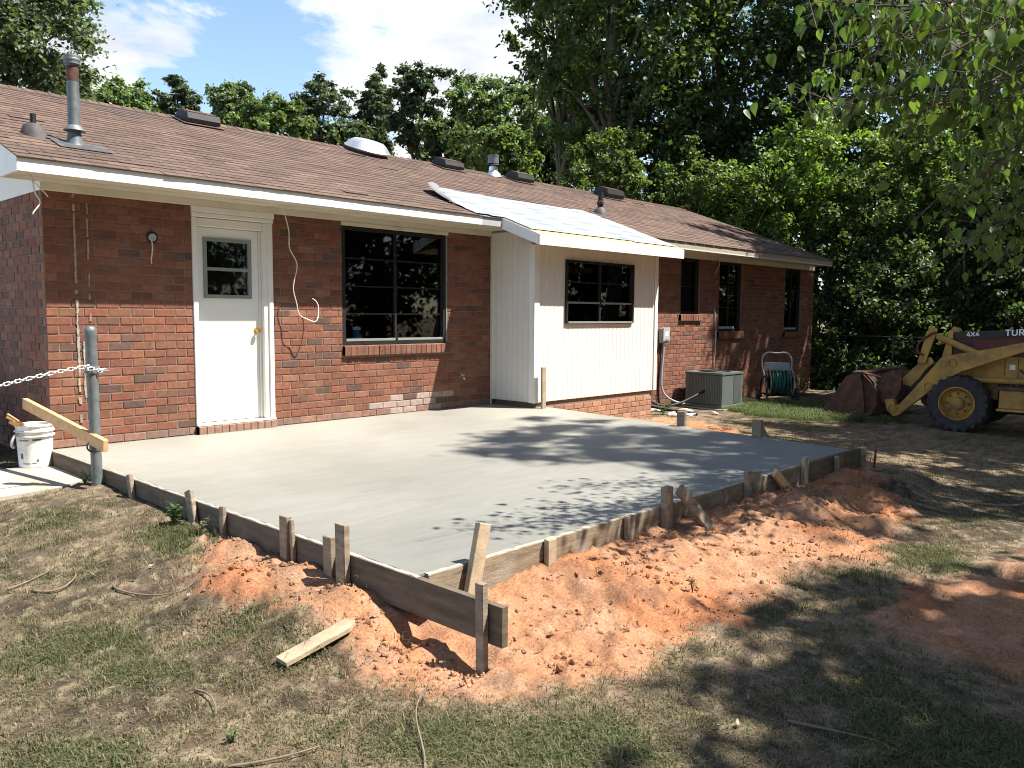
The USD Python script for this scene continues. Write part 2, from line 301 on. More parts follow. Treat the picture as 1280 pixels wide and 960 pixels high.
house.part('room_floor', bx(0.195, XE-0.195, 0.195, HB-0.205, 0.02, 0.05), M['room'])
house.part('room_ceiling', bx(0.0, XE, 0.20, HB-0.2, 2.31, 2.33), M['room'])
house.part('room_wall', bx(0.2, XE-0.2, 3.0, 3.1, 0.055, 2.305), M['room'])
# brick tones: (albedo, weight)
TONES = [((0.172, 0.066, 0.037), 5), ((0.156, 0.060, 0.036), 5), ((0.180, 0.074, 0.044), 4), ((0.140, 0.056, 0.035), 3), ((0.115, 0.054, 0.036), 1.8), ((0.092, 0.051, 0.038), 1.1), ((0.190, 0.083, 0.050), 1.5)]
TW = np.array([t[1] for t in TONES], float); TW /= TW.sum()
def brick_tone(rng, tones=TONES, tw=TW):
    c = np.array(tones[rng.choice(len(tones), p=tw)][0]); return c*rng.uniform(0.86, 1.14)*rng.uniform(0.95, 1.05, 3)
def brick_shape(a0, a1, z0, z1, rng, proud=0.006, back=0.03):
    """a brick in (along, out, up): face proud of the joint, edges eased"""
    e = 0.0035; j = lambda s=0.0012: rng.normal(0, s)
    p = proud+rng.normal(0, 0.0012); p = max(p, 0.0025)
    t = j(0.0015)
    o = [(a0+j(), z0+j()), (a1+j(), z0+j()+t), (a1+j(), z1+j()+t), (a0+j(), z1+j())]
    i = [(o[0][0]+e, o[0][1]+e), (o[1][0]-e, o[1][1]+e), (o[2][0]-e, o[2][1]-e), (o[3][0]+e, o[3][1]-e)]
    V = [(a, -back, z) for a, z in o]+[(a, p-e, z) for a, z in o]+[(a, p, z) for a, z in i]
    F = []
    for s in (0, 4):
        for k in range(4):
            k2 = (k+1) % 4; F += [(s+k, s+k2, s+4+k2), (s+k, s+4+k2, s+4+k)]
    F += [(8, 9, 10), (8, 10, 11)]
    return np.array(V), np.array(F)
def courses(rng, a_lo, a_hi, z_lo, z_hi, openings, offset=0.0, minlen=0.035):
    out = []; k0 = int(math.floor((z_lo-(WT-60*COURSE))/COURSE))
    for k in range(60):
        z1 = WT-k*COURSE-0.002; z0 = z1-COURSE+0.0105
        if z0 < z_lo-0.03: break
        if z1 > z_hi: continue
        s = a_lo-(BL/2 if k % 2 else 0)+offset
        x = s
        while x < a_hi:
            pieces = [(max(x, a_lo), min(x+BL-0.0105, a_hi))]; x += BL
            for o in openings:
                if min(z1, o[3])-max(z0, o[2]) < 0.028: continue
                nxt = []
                for p in pieces:
                    if p[1] <= o[0] or p[0] >= o[1]: nxt.append(p); continue
                    if p[0] < o[0]: nxt.append((p[0], o[0]-0.002))
                    if p[1] > o[1]: nxt.append((o[1]+0.002, p[1]))
                pieces = nxt
            for p in pieces:
                if p[1]-p[0] > minlen: out.append((p[0], p[1], z0, z1))
    return out
rb = np.random.default_rng(11)
fb = [b for b in courses(rb, -0.006, XE, -0.62, WT, OPEN+SILLS) if not (b[2] < -0.02 and b[1] < 8.3)]
shapes = []
for b in fb:
    V, F = brick_shape(*b, rb); V = np.c_[V[:, 0], -V[:, 1], V[:, 2]]
    t = brick_tone(rb)
    wx, wz = 0.5*(b[0]+b[1]), 0.5*(b[2]+b[3])
    if 3.6 < wx < 4.95 and wz < 0.22 and rb.random() < 0.75: t = 0.35*t+0.65*np.array([0.36, 0.30, 0.26])       # bricks left white with cement near the tap
    if wz < 0.06 and wx < 5.6: t = 0.7*t+0.3*np.array([0.32, 0.22, 0.17])
    d = math.hypot(wx-CAM[0], CAM[1]); uv = (np.array([wx, 0, wz])-CAM)
    shapes.append((d, V, F[:, ::-1], t))
order = np.argsort([s[0] for s in shapes]); near = set(order[:300].tolist())
def joined(items):
    V, F, T, o = [], [], [], 0
    for _, v, f, t in items:
        V.append(v); F.append(f+o); T.append(np.repeat(t[None], len(v), 0)); o += len(v)
    return trimesh.Trimesh(np.vstack(V), np.vstack(F), process=False), np.vstack(T)
for i in order[:300]:
    _, V, F, t = shapes[i]; house.part('brick', (V, F), M['brick'], parent=wall_front, tint=t)
jm, jt = joined([shapes[i] for i in order[300:]])
house.part('bricks', jm, M['brick'], parent=wall_front, tint=jt, kind='stuff')
lb = courses(rb, 0.008, HB, -0.5, WT, [], offset=0.1)
ls = []
for b in lb:
    V, F = brick_shape(*b, rb); ls.append((b[0], np.c_[-V[:, 1], V[:, 0], V[:, 2]], F[:, :], brick_tone(rb)))
lo = np.argsort([s[0]-0.0*s[1][0, 2] for s in ls])
for i in lo[:200]:
    _, V, F, t = ls[i]; house.part('brick', (V, F[:, ::-1]), M['brick'], parent=wall_left, tint=t)
jm, jt = joined([ls[i] for i in lo[200:]]); jm.faces = jm.faces[:, ::-1]
house.part('bricks', jm, M['brick'], parent=wall_left, tint=jt, kind='stuff')
# rowlock sills: bricks on edge, tilted a little
for q, (x0, x1, z0, z1) in enumerate(SILLS):
    n = max(3, round((x1-x0)/0.0835)); w = (x1-x0)/n
    out = 0.05 if q < 4 else 0.075
    sill = house.part('window_sill' if q < 4 else 'door_sill', bx(x0+0.004, x1-0.004, -out+0.008, 0.05, z0+0.004, z1-0.006), M['mortar'])
    for k in range(n):
        b = chamfer_box(x0+k*w+0.004, x0+(k+1)*w-0.004, -out+rb.normal(0, 0.0015), 0.06, z0+0.002, z1+rb.normal(0, 0.0015)-0.001, 0.004)
        sh = (b.vertices[:, 1]+out)/0.1*0.010; b.vertices[:, 2] += sh-0.006
        t = brick_tone(rb)
        if q == 4: t = 0.65*t+0.35*np.array([0.36, 0.27, 0.2])
        house.part('brick', b, M['brick'], parent=sill, tint=t)

# ---- roof: deck, courses of shingles, ridge, eaves
deck = Polygon([(EY+0.01, EZ-0.035), (EY+0.01, EZ-0.010), (RY, RZ-0.010), (HB-EY, EZ-0.010), (HB-EY, EZ-0.035), (RY, RZ-0.045)])
roof = house.part('roof', extrude_yz(deck, -0.325, XE-0.22+0.0), M['osb'])
BAY0, BAY1, BAYY = 5.262, 8.60, -1.15
house.part('bay_roof', extrude_yz(Polygon([(BAYY, roofz(BAYY)-0.028), (BAYY, roofz(BAYY)-0.003), (EY+0.008, EZ-0.003+SL*0.008), (EY+0.008, EZ-0.028+SL*0.008)]), BAY0, BAY1), M['osb'])
RX1 = 15.76
rs = np.random.default_rng(5)
EXP = 0.1425; LEN = math.hypot(RY-EY, RZ-EZ); NR = int(LEN/EXP)+1
dy, dz = (RY-EY)/LEN, (RZ-EZ)/LEN; ny, nz = -dz, dy
wrap_poly = Polygon([(5.30, 0.80), (4.82, -0.12), (4.88, -0.52), (5.26, -1.2), (8.62, -1.2), (8.60, 0.2), (8.50, 0.73), (6.7, 0.70)])
STONE = [np.array(c) for c in ((0.104, 0.067, 0.049), (0.096, 0.061, 0.045), (0.114, 0.075, 0.055), (0.088, 0.057, 0.044))]
sh = []
for r in range(NR):
    s0 = r*EXP-0.022; s1 = min(s0+EXP+0.05, LEN)
    x = -0.335-(0.1525 if r % 2 else 0)-rs.uniform(0, 0.03); rowt = rs.uniform(0.93, 1.07)
    while x < RX1:
        a0, a1 = max(x+0.004, -0.338), min(x+0.301, RX1); x += 0.305
        if a1-a0 < 0.03: continue
        ym = EY+dy*(s0+0.07)
        if ym < 0.9 and wrap_poly.buffer(-0.03).contains(Point((a0+a1)/2, ym)): continue
        j0, j1 = rs.normal(0, 0.0035), rs.normal(0, 0.0035); th = 0.0078+abs(rs.normal(0, 0.002))
        if r == 0:
            j0 *= .4; j1 *= .4
            if rs.random() < 0.10: j0 -= rs.uniform(0, .012); th += 0.006*rs.random()
        if rs.random() < 0.012: th += rs.uniform(0.006, 0.016)
        def pt(a, s, h): return (a, EY+dy*s+ny*h, EZ-0.010+dz*s+nz*h)
        V = np.array([pt(a0, s0+j0, 0.001), pt(a1, s0+j1, 0.001), pt(a1, s0+j1, th), pt(a0, s0+j0, th), pt(a1, s1, 0.002), pt(a0, s1, 0.002)])
        F = np.array([(0, 1, 2), (0, 2, 3), (3, 2, 4), (3, 4, 5), (0, 3, 5), (1, 4, 2)])
        d = np.linalg.norm(V[0]-CAM); u_ok = (V[0]-CAM)@CF
        t = STONE[rs.integers(4)]*rowt*rs.uniform(0.88, 1.12)
        pr = (V[:4].mean(0)-CAM); inb = abs((pr@CR)/(pr@CF)) < 0.64 and (pr@CU)/(pr@CF) < 0.48
        sh.append((d if inb else d+100, V, F, t))
so = np.argsort([s[0] for s in sh])
for i in so[:300]:
    _, V, F, t = sh[i]; house.part('shingle', (V, F), M['shingle'], parent=roof, tint=t)
jm, jt = joined([sh[i] for i in so[300:]]); house.part('shingles', jm, M['shingle'], parent=roof, tint=jt, kind='stuff')
house.part('starter_strip', (lambda q: q)(trimesh.convex.convex_hull(np.array([(x_, EY+dy*s_+ny*h_, EZ-0.010+dz*s_+nz*h_) for x_ in (-0.337, BAY0-0.01) for s_ in (-0.021, 0.10) for h_ in (-0.002, 0.0007)]))), M['shingle'], parent=roof, tint=STONE[1])
# back slope and ridge caps
house.part('rear_shingles', (np.array([(-0.338, RY, RZ), (RX1, RY, RZ), (RX1, HB-EY, EZ), (-0.338, HB-EY, EZ)]), np.array([(0, 1, 2), (0, 2, 3)])), M['shingle'], parent=roof, tint=STONE[0])
caps = []
for k in range(int((RX1+0.34)/0.145)):
    x0 = -0.34+k*0.145; lift = 0.012
    caps.append((0, np.array([(x0, RY-0.14, RZ-0.14*SL+0.004), (x0+0.2, RY-0.14, RZ-0.14*SL), (x0, RY, RZ+0.022), (x0+0.2, RY, RZ+0.010), (x0, RY+0.14, RZ-0.14*SL+0.006), (x0+0.2, RY+0.14, RZ-0.14*SL)]),
                 np.array([(0, 1, 3), (0, 3, 2), (2, 3, 5), (2, 5, 4)]), STONE[rs.integers(4)]*rs.uniform(0.85, 1.1)))
jm, jt = joined(caps); house.part('ridge_caps', jm, M['shingle'], parent=roof, tint=jt, kind='stuff')
# gable above the left wall, its rake board, the boxed eave return
house.part('gable', extrude_yz(Polygon([(-0.02, WT), (HB, WT), (RY, RZ-0.06), (-0.02, roofz(-0.02)-0.06)]), -0.012, 0.10), M['white'])
house.part('rake_board', extrude_yz(Polygon([(EY, EZ-0.014), (EY, EZ-0.125), (-0.05, EZ-0.125), (-0.05, roofz(-0.05)-0.17), (RY, RZ-0.16), (RY, RZ-0.014)]), -0.335, -0.31), M['white'], label='white boxed eave end and rake')
house.part('rake_soffit', extrude_yz(Polygon([(-0.045, roofz(-0.045)-0.17), (-0.045, roofz(-0.045)-0.155), (RY, RZ-0.145), (RY, RZ-0.16)]), -0.308, -0.014), M['white'])
# eave: fascia, soffit, frieze
house.part('fascia', chamfer_box(-0.333, BAY0-0.004-0.36, EY-0.003, EY+0.02, 2.363, EZ-0.016, 0.003), M['white'], label='bright white fascia board')
house.part('fascia', chamfer_box(BAY0-0.36, BAY0-0.012, EY-0.002, EY+0.0085, 2.363, EZ-0.004, 0.003), M['pvc'], label='short end of fascia beside the bay, its shade put in as grey')  # white fascia coloured grey to stand for shade on this short return
house.part('fascia', chamfer_box(BAY1+0.012, RX1-0.002, EY-0.001, EY+0.02, 2.372, EZ-0.016, 0.003), M['tan'], label='dull tan fascia right of the bay')
house.part('fascia_lip', bx(BAY1+0.012, RX1-0.002, EY-0.006, EY+0.03, 2.352, 2.3705), M['trim'])
house.part('soffit', bx(-0.305, 5.57, EY+0.033, -0.032, 2.364, 2.374), M['trim'])
house.part('soffit', bx(BAY1-0.1, RX1-0.005, EY+0.033, -0.032, 2.364, 2.374), M['trim'])
for s_ in range(5): house.part('soffit_joint_strip', bx(-0.30+s_*1.2, 0.85+s_*1.2, -0.30, -0.268, 2.3585, 2.3635), M['trim'])
house.part('frieze', chamfer_box(-0.012, 5.57, -0.030, -0.004, 2.296, 2.366, 0.003), M['trim'])
house.part('frieze', chamfer_box(3.12, 4.76, -0.034, 0.03, 2.252, 2.2945, 0.003), M['trim'], label='white header strip over the picture window')
house.part('frieze', chamfer_box(8.46, XE, -0.030, -0.004, 2.28, 2.366, 0.003), M['trim'])
house.part('end_fascia', extrude_yz(Polygon([(EY, EZ-0.014), (EY, EZ-0.13), (RY, RZ-0.15), (RY, RZ-0.014)]), RX1-0.006, RX1+0.016), M['trim'])

# ---- door
D0, D1 = 1.340, 2.232
fr = house.part('door_frame', cat(chamfer_box(D0+0.002, D0+0.052, -0.022, 0.09, 0.10, 2.19, 0.004), chamfer_box(D1-0.105, D1-0.004, -0.006, 0.09, 0.10, 2.19, 0.004), chamfer_box(D1-0.052, D1-0.002, -0.026, 0.05, 0.10, 2.19, 0.004),
      chamfer_box(D0+0.056, D1-0.109, -0.004, 0.09, 2.105, 2.186, 0.004)), M['white'])
house.part('door_head_trim', cat(chamfer_box(D0-0.004, D1+0.018, -0.034, 0.02, 2.238, 2.298, 0.004), chamfer_box(D0+0.0, D1+0.012, -0.026, 0.02, 2.192, 2.236, 0.006)), M['white'])
house.part('door_threshold', chamfer_box(D0+0.002, D1-0.002, -0.05, 0.10, 0.083, 0.099, 0.003), M['white'])
house.part('door_stop', bx(D1-0.124, D1-0.108, 0.045, 0.09, 0.101, 2.10), M['white'])
dx0, dx1 = D0+0.056, D1-0.127
wx0, wx1, wz0, wz1 = 1.492, 2.022, 1.385, 2.0
dpoly = sbox(dx0, 0.108, dx1, 2.10).difference(sbox(wx0+0.03, wz0+0.03, wx1-0.03, wz1-0.03))
door = house.part('door', extrude_xz(dpoly, 0.072, 0.112), M['door'], label='plain white door with small two pane window')
house.part('window_frame', ring_xz(wx0, wx1, wz0, wz1, 0.036, 0.055, 0.0715), M['greyframe'], parent=door)
house.part('window_rail', bx(wx0+0.036, wx1-0.036, 0.058, 0.085, 1.668, 1.70), M['greyframe'], parent=door)
for a, b in ((wz0+0.036, 1.668), (1.70, wz1-0.036)):
    house.part('pane', bx(wx0+0.034, wx1-0.034, 0.084, 0.088, a, b), M['glass'], parent=door)
house.part('window_blind', bx(wx0+0.032, wx1-0.032, 0.128, 0.134, wz0, wz1), M['darkmetal'], parent=door)
house.part('handle', cat(lathe([(0.0, -0.012), (0.030, -0.010), (0.031, -0.003), (0.014, 0.0), (0.012, 0.024), (0.024, 0.032), (0.029, 0.046), (0.023, 0.060), (0.0, 0.064)], (2.072, 0.064, 1.048), 20, (0, -1, 0))), M['brass'], parent=door, smooth=40)
house.part('strike_plate', bx(D1+0.003, D1+0.018, -0.012, -0.002, 1.10, 1.19), M['darkmetal'])

# ---- windows
def window(x0, x1, z0, z1, y, nx, nz, t=0.045, mt=0.014, mid=None, lab=None, proud=0.03, rail=None):
    w = house.part('window', ring_xz(x0, x1, z0, z1, t, y-proud, y+0.05), M['blackframe'], label=lab)
    xs = np.linspace(x0+t, x1-t, nx+1); zs = np.linspace(z0+t, z1-t, nz+1)
    for k, xm in enumerate(xs[1:-1]):
        wide = mt*2.4 if (nx > 2 and k == nx//2-1) or nx == 2 else mt
        house.part('mullion', bx(xm-wide/2, xm+wide/2, y-0.006, y+0.022, z0+t-0.001, z1-t+0.001), M['blackframe'], parent=w)
    for zm in zs[1:-1]:
        for a, b in zip(xs[:-1], xs[1:]):
            house.part('muntin', bx(a+mt, b-mt, y-0.002, y+0.018, zm-mt/2, zm+mt/2), M['blackframe'], parent=w)
    for a, b in zip(xs[:-1], xs[1:]):
        for c_, d_ in zip(zs[:-1], zs[1:]):
            house.part('pane', bx(a-0.001, b+0.001, y+0.024, y+0.028, c_-0.001, d_+0.001), M['glass'], parent=w)
    return w
w1 = window(3.134, 4.742, 0.866, 2.252, 0.03, 2, 4, lab='large dark picture window over a brick sill')
house.part('sash_rail', bx(3.19, 3.915, 0.003, 0.03, 0.912, 0.94), M['greyframe'], parent=w1)
house.part('sash_rail', bx(3.955, 4.69, 0.003, 0.03, 0.912, 0.94), M['greyframe'], parent=w1)
house.part('edge_trim', bx(4.7425, 4.7565, -0.012, 0.0, 0.866, 2.25), M['greyframe'], parent=w1)
w2 = window(10.404, 11.046, 1.272, 2.272, 0.05, 1, 2, lab='narrow dark window right of the bay')
w3 = window(11.77, 12.655, 0.945, 2.272, 0.05, 2, 3, lab='tall dark window above the condenser unit')
house.part('sash_rail', bx(11.82, 12.4, 0.01, 0.05, 0.992, 1.035), M['pvc'], parent=w3)
w4 = window(14.585, 15.365, 0.91, 2.272, 0.05, 2, 3, lab='tall dark window nearest the house corner')
house.part('sash_rail', bx(14.64, 15.2, 0.01, 0.05, 0.957, 0.995), M['pvc'], parent=w4)
house.part('curtain', (lambda v: trimesh.Trimesh(v[0], v[1], process=False))((np.array([(12.2+0.012*k, 0.32+0.02*math.sin(k*1.3), z) for z in (0.95, 2.25) for k in range(30)]), np.array([f for k in range(29) for f in ((k, k+1, k+31), (k, k+31, k+30))]))), M['pvc'])
house.part('curtain', (lambda v: trimesh.Trimesh(v[0], v[1], process=False))((np.array([(14.95+0.012*k, 0.32+0.02*math.sin(k*1.3), z) for z in (0.95, 2.25) for k in range(25)]), np.array([f for k in range(24) for f in ((k, k+1, k+26), (k, k+26, k+25))]))), M['pvc'])

# ---- the siding bay
BX0, BX1, BY = 5.575, 8.437, -0.803
ZS0, ZS1 = 0.073, 2.16
bw = (6.204, 7.783, 1.122, 1.988)
bay = house.part('bay', cat(bx(BX0+0.03, BX1-0.03, BY+0.04, BY+0.10, ZS0+0.01, 1.10), bx(BX0+0.03, 6.19, BY+0.04, BY+0.10, 1.10, 2.28), bx(7.80, BX1-0.03, BY+0.04, BY+0.10, 1.10, 2.28), bx(6.19, 7.80, BY+0.04, BY+0.10, 2.0, 2.28),
    bx(BX0+0.03, BX0+0.09, BY+0.10, 0.0, ZS0+0.01, 2.36), bx(BX1-0.09, BX1-0.03, BY+0.10, 0.0, ZS0+0.01, 2.36), bx(BX0+0.09, BX1-0.09, BY+0.1, 0.19, ZS0+0.01, ZS0+0.06)), M['siding'], label='white sided bay standing out from the brick wall')
G = 0.1016
x = BX0+0.095
while x < BX1-0.07:
    a, b = x+0.003, min(x+G-0.003, BX1-0.072); x += G
    segs = [(ZS0, ZS1)]
    if b > bw[0]-0.0 and a < bw[1]:
        a2, b2 = a, b
        if a < bw[0] < b or a < bw[1] < b:
            pass
        segs = [(ZS0, bw[2]), (bw[3], ZS1)]
    for s0, s1 in segs:
        house.part('siding_board', chamfer_box(a, b, BY+0.002, BY+0.0395, s0, s1, 0.003), M['siding'], parent=bay)
house.part('siding_backing', cat(bx(BX0+0.05, bw[0], BY+0.006, BY+0.039, ZS0+0.004, ZS1-0.004), bx(bw[1], BX1-0.05, BY+0.006, BY+0.039, ZS0+0.004, ZS1-0.004), bx(bw[0], bw[1], BY+0.006, BY+0.039, ZS0+0.004, bw[2]-0.01), bx(bw[0], bw[1], BY+0.006, BY+0.039, bw[3]+0.01, ZS1-0.004)), M['siding'], parent=bay)
y = BY+0.09
while y < -0.01:
    a, b = y+0.004, min(y+G-0.004, -0.012); y += G
    if b-a < 0.03: continue
    house.part('siding_board', chamfer_box(BX0+0.002, BX0+0.029, a, b, ZS0, 2.34, 0.003), M['siding'], parent=bay)
house.part('siding_backing', bx(BX0+0.008, BX0+0.0295, BY+0.05, -0.01, ZS0+0.004, 2.335), M['siding'], parent=bay)
house.part('corner_trim', chamfer_box(BX0-0.012, BX0+0.092, BY-0.016, BY+0.0015, ZS0-0.004, ZS1, 0.004), M['white'], parent=bay)
house.part('corner_trim', chamfer_box(BX0-0.0125, BX0+0.0015, BY+0.0025, BY+0.085, ZS0-0.004, ZS1+0.06, 0.004), M['white'], parent=bay)
house.part('corner_trim', chamfer_box(BX1-0.070, BX1+0.012, BY-0.016, BY+0.0015, ZS0-0.004, ZS1, 0.004), M['white'], parent=bay)
house.part('corner_trim', chamfer_box(BX1-0.028, BX1+0.0125, BY+0.0025, 0.0, ZS0-0.004, 2.34, 0.004), M['white'], parent=bay)
house.part('corner_bead', bx(BX0-0.016, BX0+0.006, -0.022, -0.0075, 0.0, 2.29), M['cable'], parent=bay)
w5 = window(*bw, BY+0.01, 2, 3, t=0.03, mt=0.016, proud=0.04, lab='dark aluminium window in the white bay')
for a, b in ((6.24, 6.965), (7.02, 7.74)):
    house.part('sash_rail', bx(a, b, BY-0.012, BY+0.008, 1.395, 1.42), M['greyframe'], parent=w5)
house.part('sash_rail', bx(6.24, 7.74, BY-0.036, BY-0.028, 1.125, 1.15), M['greyframe'], parent=w5)
house.part('bay_soffit', (np.array([(BAY0+0.02, BAYY+0.02, 2.113), (BAY1-0.02, BAYY+0.02, 2.113), (BAY1-0.02, BY+0.05, 2.16), (BAY0+0.02, BY+0.05, 2.16), (BAY0+0.02, BAYY+0.02, 2.123), (BAY1-0.02, BAYY+0.02, 2.123), (BAY1-0.02, BY+0.05, 2.17), (BAY0+0.02, BY+0.05, 2.17)]), np.array([(0, 2, 1), (0, 3, 2), (4, 5, 6), (4, 6, 7)])), M['trim'])
house.part('bay_fascia', chamfer_box(BAY0-0.004, BAY1+0.004, BAYY-0.02, BAYY-0.001, 2.108, roofz(BAYY)-0.006, 0.003), M['white'], label='bright white fascia of the bay roof')
def rake_poly(): return Polygon([(BAYY, 2.110), (BAYY, roofz(BAYY)-0.005), (EY+0.012, EZ-0.002), (0.0, roofz(0)-0.02), (0.0, roofz(0)-0.16), (EY+0.01, EZ-0.145)])
house.part('bay_rake', extrude_yz(Polygon([(BAYY, 2.110), (BAYY, roofz(BAYY)-0.005), (EY+0.010, EZ-0.001), (EY+0.010, EZ-0.143)]), BAY0-0.008, BAY0+0.014), M['white'])
house.part('bay_rake', extrude_yz(Polygon([(BAYY, 2.110), (BAYY, roofz(BAYY)-0.005), (EY+0.010, EZ-0.001), (EY+0.010, EZ-0.143)]), BAY1-0.014, BAY1+0.008), M['white'])
# foundation under the bay
house.part('bay_foundation', cat(bx(BX0+0.09, BX1-0.06, BY+0.03, BY+0.15, -0.6, ZS0+0.005), bx(BX0+0.09, BX0+0.2, BY+0.15, 0.0, -0.6, ZS0+0.005), bx(BX1-0.17, BX1-0.06, BY+0.15, 0.0, -0.6, ZS0+0.005)), M['mortar'], label='pale orange brick foundation below the bay')
fpath = f'{HP}/bay_foundation'
TF = [((0.30, 0.155, 0.09), 4), ((0.27, 0.135, 0.08), 3), ((0.32, 0.185, 0.115), 2), ((0.22, 0.115, 0.075), 1)]; TFW = np.array([t[1] for t in TF], float); TFW /= TFW.sum()
for b in courses(rb, BX0+0.09, BX1-0.06, -0.5, ZS0, [], offset=0.05):
    V, F = brick_shape(*b, rb); V = np.c_[V[:, 0], BY+0.03-V[:, 1], V[:, 2]]
    house.part('brick', (V, F[:, ::-1]), M['brick'], parent=fpath, tint=brick_tone(rb, TF, TFW))
# underlayment over the bay, lying on the sheathing, its upper left corner curled
NX, NY = 70, 44
gx, gy = np.meshgrid(np.linspace(4.7, 8.66, NX), np.linspace(-1.155, 0.9, NY), indexing='ij')
zz = roofz(gy)+0.010+0.007*(gy > -0.28)+0.007*(gy > 0.42)+0.004*meshkit.fbm(np.stack([gx*3, gy*5, 0*gx], -1), 3, 3)
up = np.array([(5.30, 0.80), (4.80, -0.12), (4.83, -0.47), (4.95, -0.50), (5.262, -0.535), (5.254, -0.99), (8.606, -1.06), (8.60, 0.2), (8.48, 0.74), (6.7, 0.69)])
upoly = Polygon(up).buffer(0)
quad = []
idx = lambda i, j: i*NY+j
for i in range(NX-1):
    for j in range(NY-1):
        cx, cyy = (gx[i, j]+gx[i+1, j+1])/2, (gy[i, j]+gy[i+1, j+1])/2
        if upoly.contains(Point(cx, cyy)): quad.append((idx(i, j), idx(i+1, j), idx(i+1, j+1), idx(i, j+1)))
Vw = np.stack([gx, gy, zz], -1).reshape(-1, 3); Fw = np.array(quad); Fw = np.vstack([Fw[:, [0, 1, 2]], Fw[:, [0, 2, 3]]])
under = house.part('underlayment', (Vw, Fw), M['wrap'], smooth=True, label='white printed roofing underlayment over the bay')
# curled flap of the underlayment
fu = np.linspace(0, 1, 14); fv = np.linspace(0, 1, 8); FV = []
for a in fu:
    for b in fv:
        p0 = np.array([4.80, -0.12])+(np.array([5.30, 0.80])-np.array([4.80, -0.12]))*a
        perp = np.array([-0.88, 0.48]); wdt = (0.03+0.36*math.sin(min(1, a*1.2)*math.pi)**0.8*(0.6+0.4*a))
        q = p0+perp*b*wdt*(0.8)
        h = 0.015+0.11*math.sin(b*2.2)*math.sin(a*math.pi)**0.7+0.02*math.sin(a*9+b*3)*b
        FV.append((q[0], q[1], roofz(q[1])+h))
FF = np.array([(i*8+j, (i+1)*8+j, (i+1)*8+j+1, i*8+j+1) for i in range(13) for j in range(7)])
house.part('underlayment_flap', (np.array(FV), np.vstack([FF[:, [0, 1, 2]], FF[:, [0, 2, 3]]])), M['foil'], parent=under, smooth=True, label='grey curled corner of the underlayment')

# ---- things on the roof (parts of the house)
def on_roof(x, y): return np.array([x, y, roofz(y)])
p = on_roof(0.385, 0.285); rustm = M['rust']
fl = house.part('flue_pipe', cat(tube([p+(0, 0, -0.02), p+(0, 0, 0.56)], 0.052, 20)), M['galv'], smooth=40, label='tall grey flue pipe with rust under its cap')
house.part('rust_band', tube([p+(0, 0, 0.562), p+(0, 0, 0.70)], [0.0525, 0.0528], 20), M['rust'], parent=fl, smooth=40)
house.part('collar', lathe([(0.054, 0.165), (0.092, 0.125), (0.094, 0.115), (0.056, 0.11), (0.055, 0.10), (0.075, 0.0), (0.085, -0.03)], p, 24), M['galv'], parent=fl, smooth=40)
house.part('cap', lathe([(0.0, 0.80), (0.066, 0.795), (0.069, 0.785), (0.069, 0.715), (0.060, 0.712), (0.056, 0.695), (0.0, 0.694)], p, 24), M['galv'], parent=fl, smooth=40)
house.part('cap_band', lathe([(0.0705, 0.765), (0.073, 0.760), (0.073, 0.745), (0.0705, 0.740)], p, 24), M['galv'], parent=fl)
house.part('flashing', beam(p+(-0.20, -0.10, -0.030), p+(0.26, -0.10, -0.030), 0.30, 0.004, 0.001, up=(0, ny, nz)), M['leadgrey'])
p = on_roof(0.09, 0.45)
bt = house.part('vent_boot', lathe([(0.115, -0.06), (0.108, 0.0), (0.085, 0.075), (0.062, 0.092), (0.030, 0.097), (0.0, 0.098)], p, 20), M['leadgrey'], smooth=40, label='low dark lead boot with short vent stub')
house.part('pipe', tube([p+(0, 0, 0.09), p+(0, 0, 0.185)], 0.026, 12), M['darkmetal'], parent=bt, smooth=40)
house.part('flashing', beam(p+(0.05, -0.02, -0.002), p+(0.30, -0.17, -0.058), 0.09, 0.006, 0.001, up=(0, ny, nz)), M['leadgrey'])
def box_vent(x, y, w, l, h, lab):
    b = on_roof(x, y); e = lambda a, s, q: (b[0]+a, b[1]+dy*s+ny*q, b[2]+dz*s+nz*q)
    pr = [(-l/2, h*0.55), (-l/2+0.05, h), (l/2-0.10, h*0.95), (l/2+0.02, 0.01)]
    V = [e(s*w/2, a, q) for s in (-1, 1) for a, q in [(-l/2, 0.03)]+pr]
    hull = trimesh.convex.convex_hull(np.array(V))
    r = house.part('box_vent', hull, M['darkmetal'], label=lab)
    house.part('flange', beam(e(-w/2-0.06, 0, 0.016), e(w/2+0.06, 0, 0.016), l+0.12, 0.006, 0.001, up=(0, ny, nz)), M['shingle'], parent=r, tint=STONE[1])
    house.part('vent_top', trimesh.convex.convex_hull(np.array([e(s*(w/2-0.03), a, q) for s in (-1, 1) for a, q in ((-l/2+0.06, h+0.001), (-l/2+0.06, h+0.008), (l/2-0.11, h*0.95+0.006))])), M['rust'], parent=r)
box_vent(2.90, 3.02, 0.46, 0.40, 0.15, 'dark box vent left of the dome vent')
box_vent(7.52, 3.05, 0.44, 0.38, 0.15, 'dark box vent right of the dome vent')
box_vent(9.38, 3.05, 0.46, 0.38, 0.16, 'dark box vent beside the little capped stack')
box_vent(12.15, 2.98, 0.60, 0.40, 0.20, 'dark box vent farthest along the ridge')
p = on_roof(5.80, 3.10); RN = np.array([0, ny, nz])
dv = house.part('dome_vent', lathe([(0.33, 0.03), (0.375, 0.055), (0.38, 0.07), (0.36, 0.085), (0.30, 0.155), (0.24, 0.195), (0.17, 0.205), (0.0, 0.21)], p, 36, RN), M['alu'], smooth=50, label='shiny aluminium dome of the attic fan')
house.part('dome_base', lathe([(0.34, -0.02), (0.33, 0.045)], p, 24, RN), M['darkmetal'], parent=dv)
p = on_roof(8.83, 3.2)
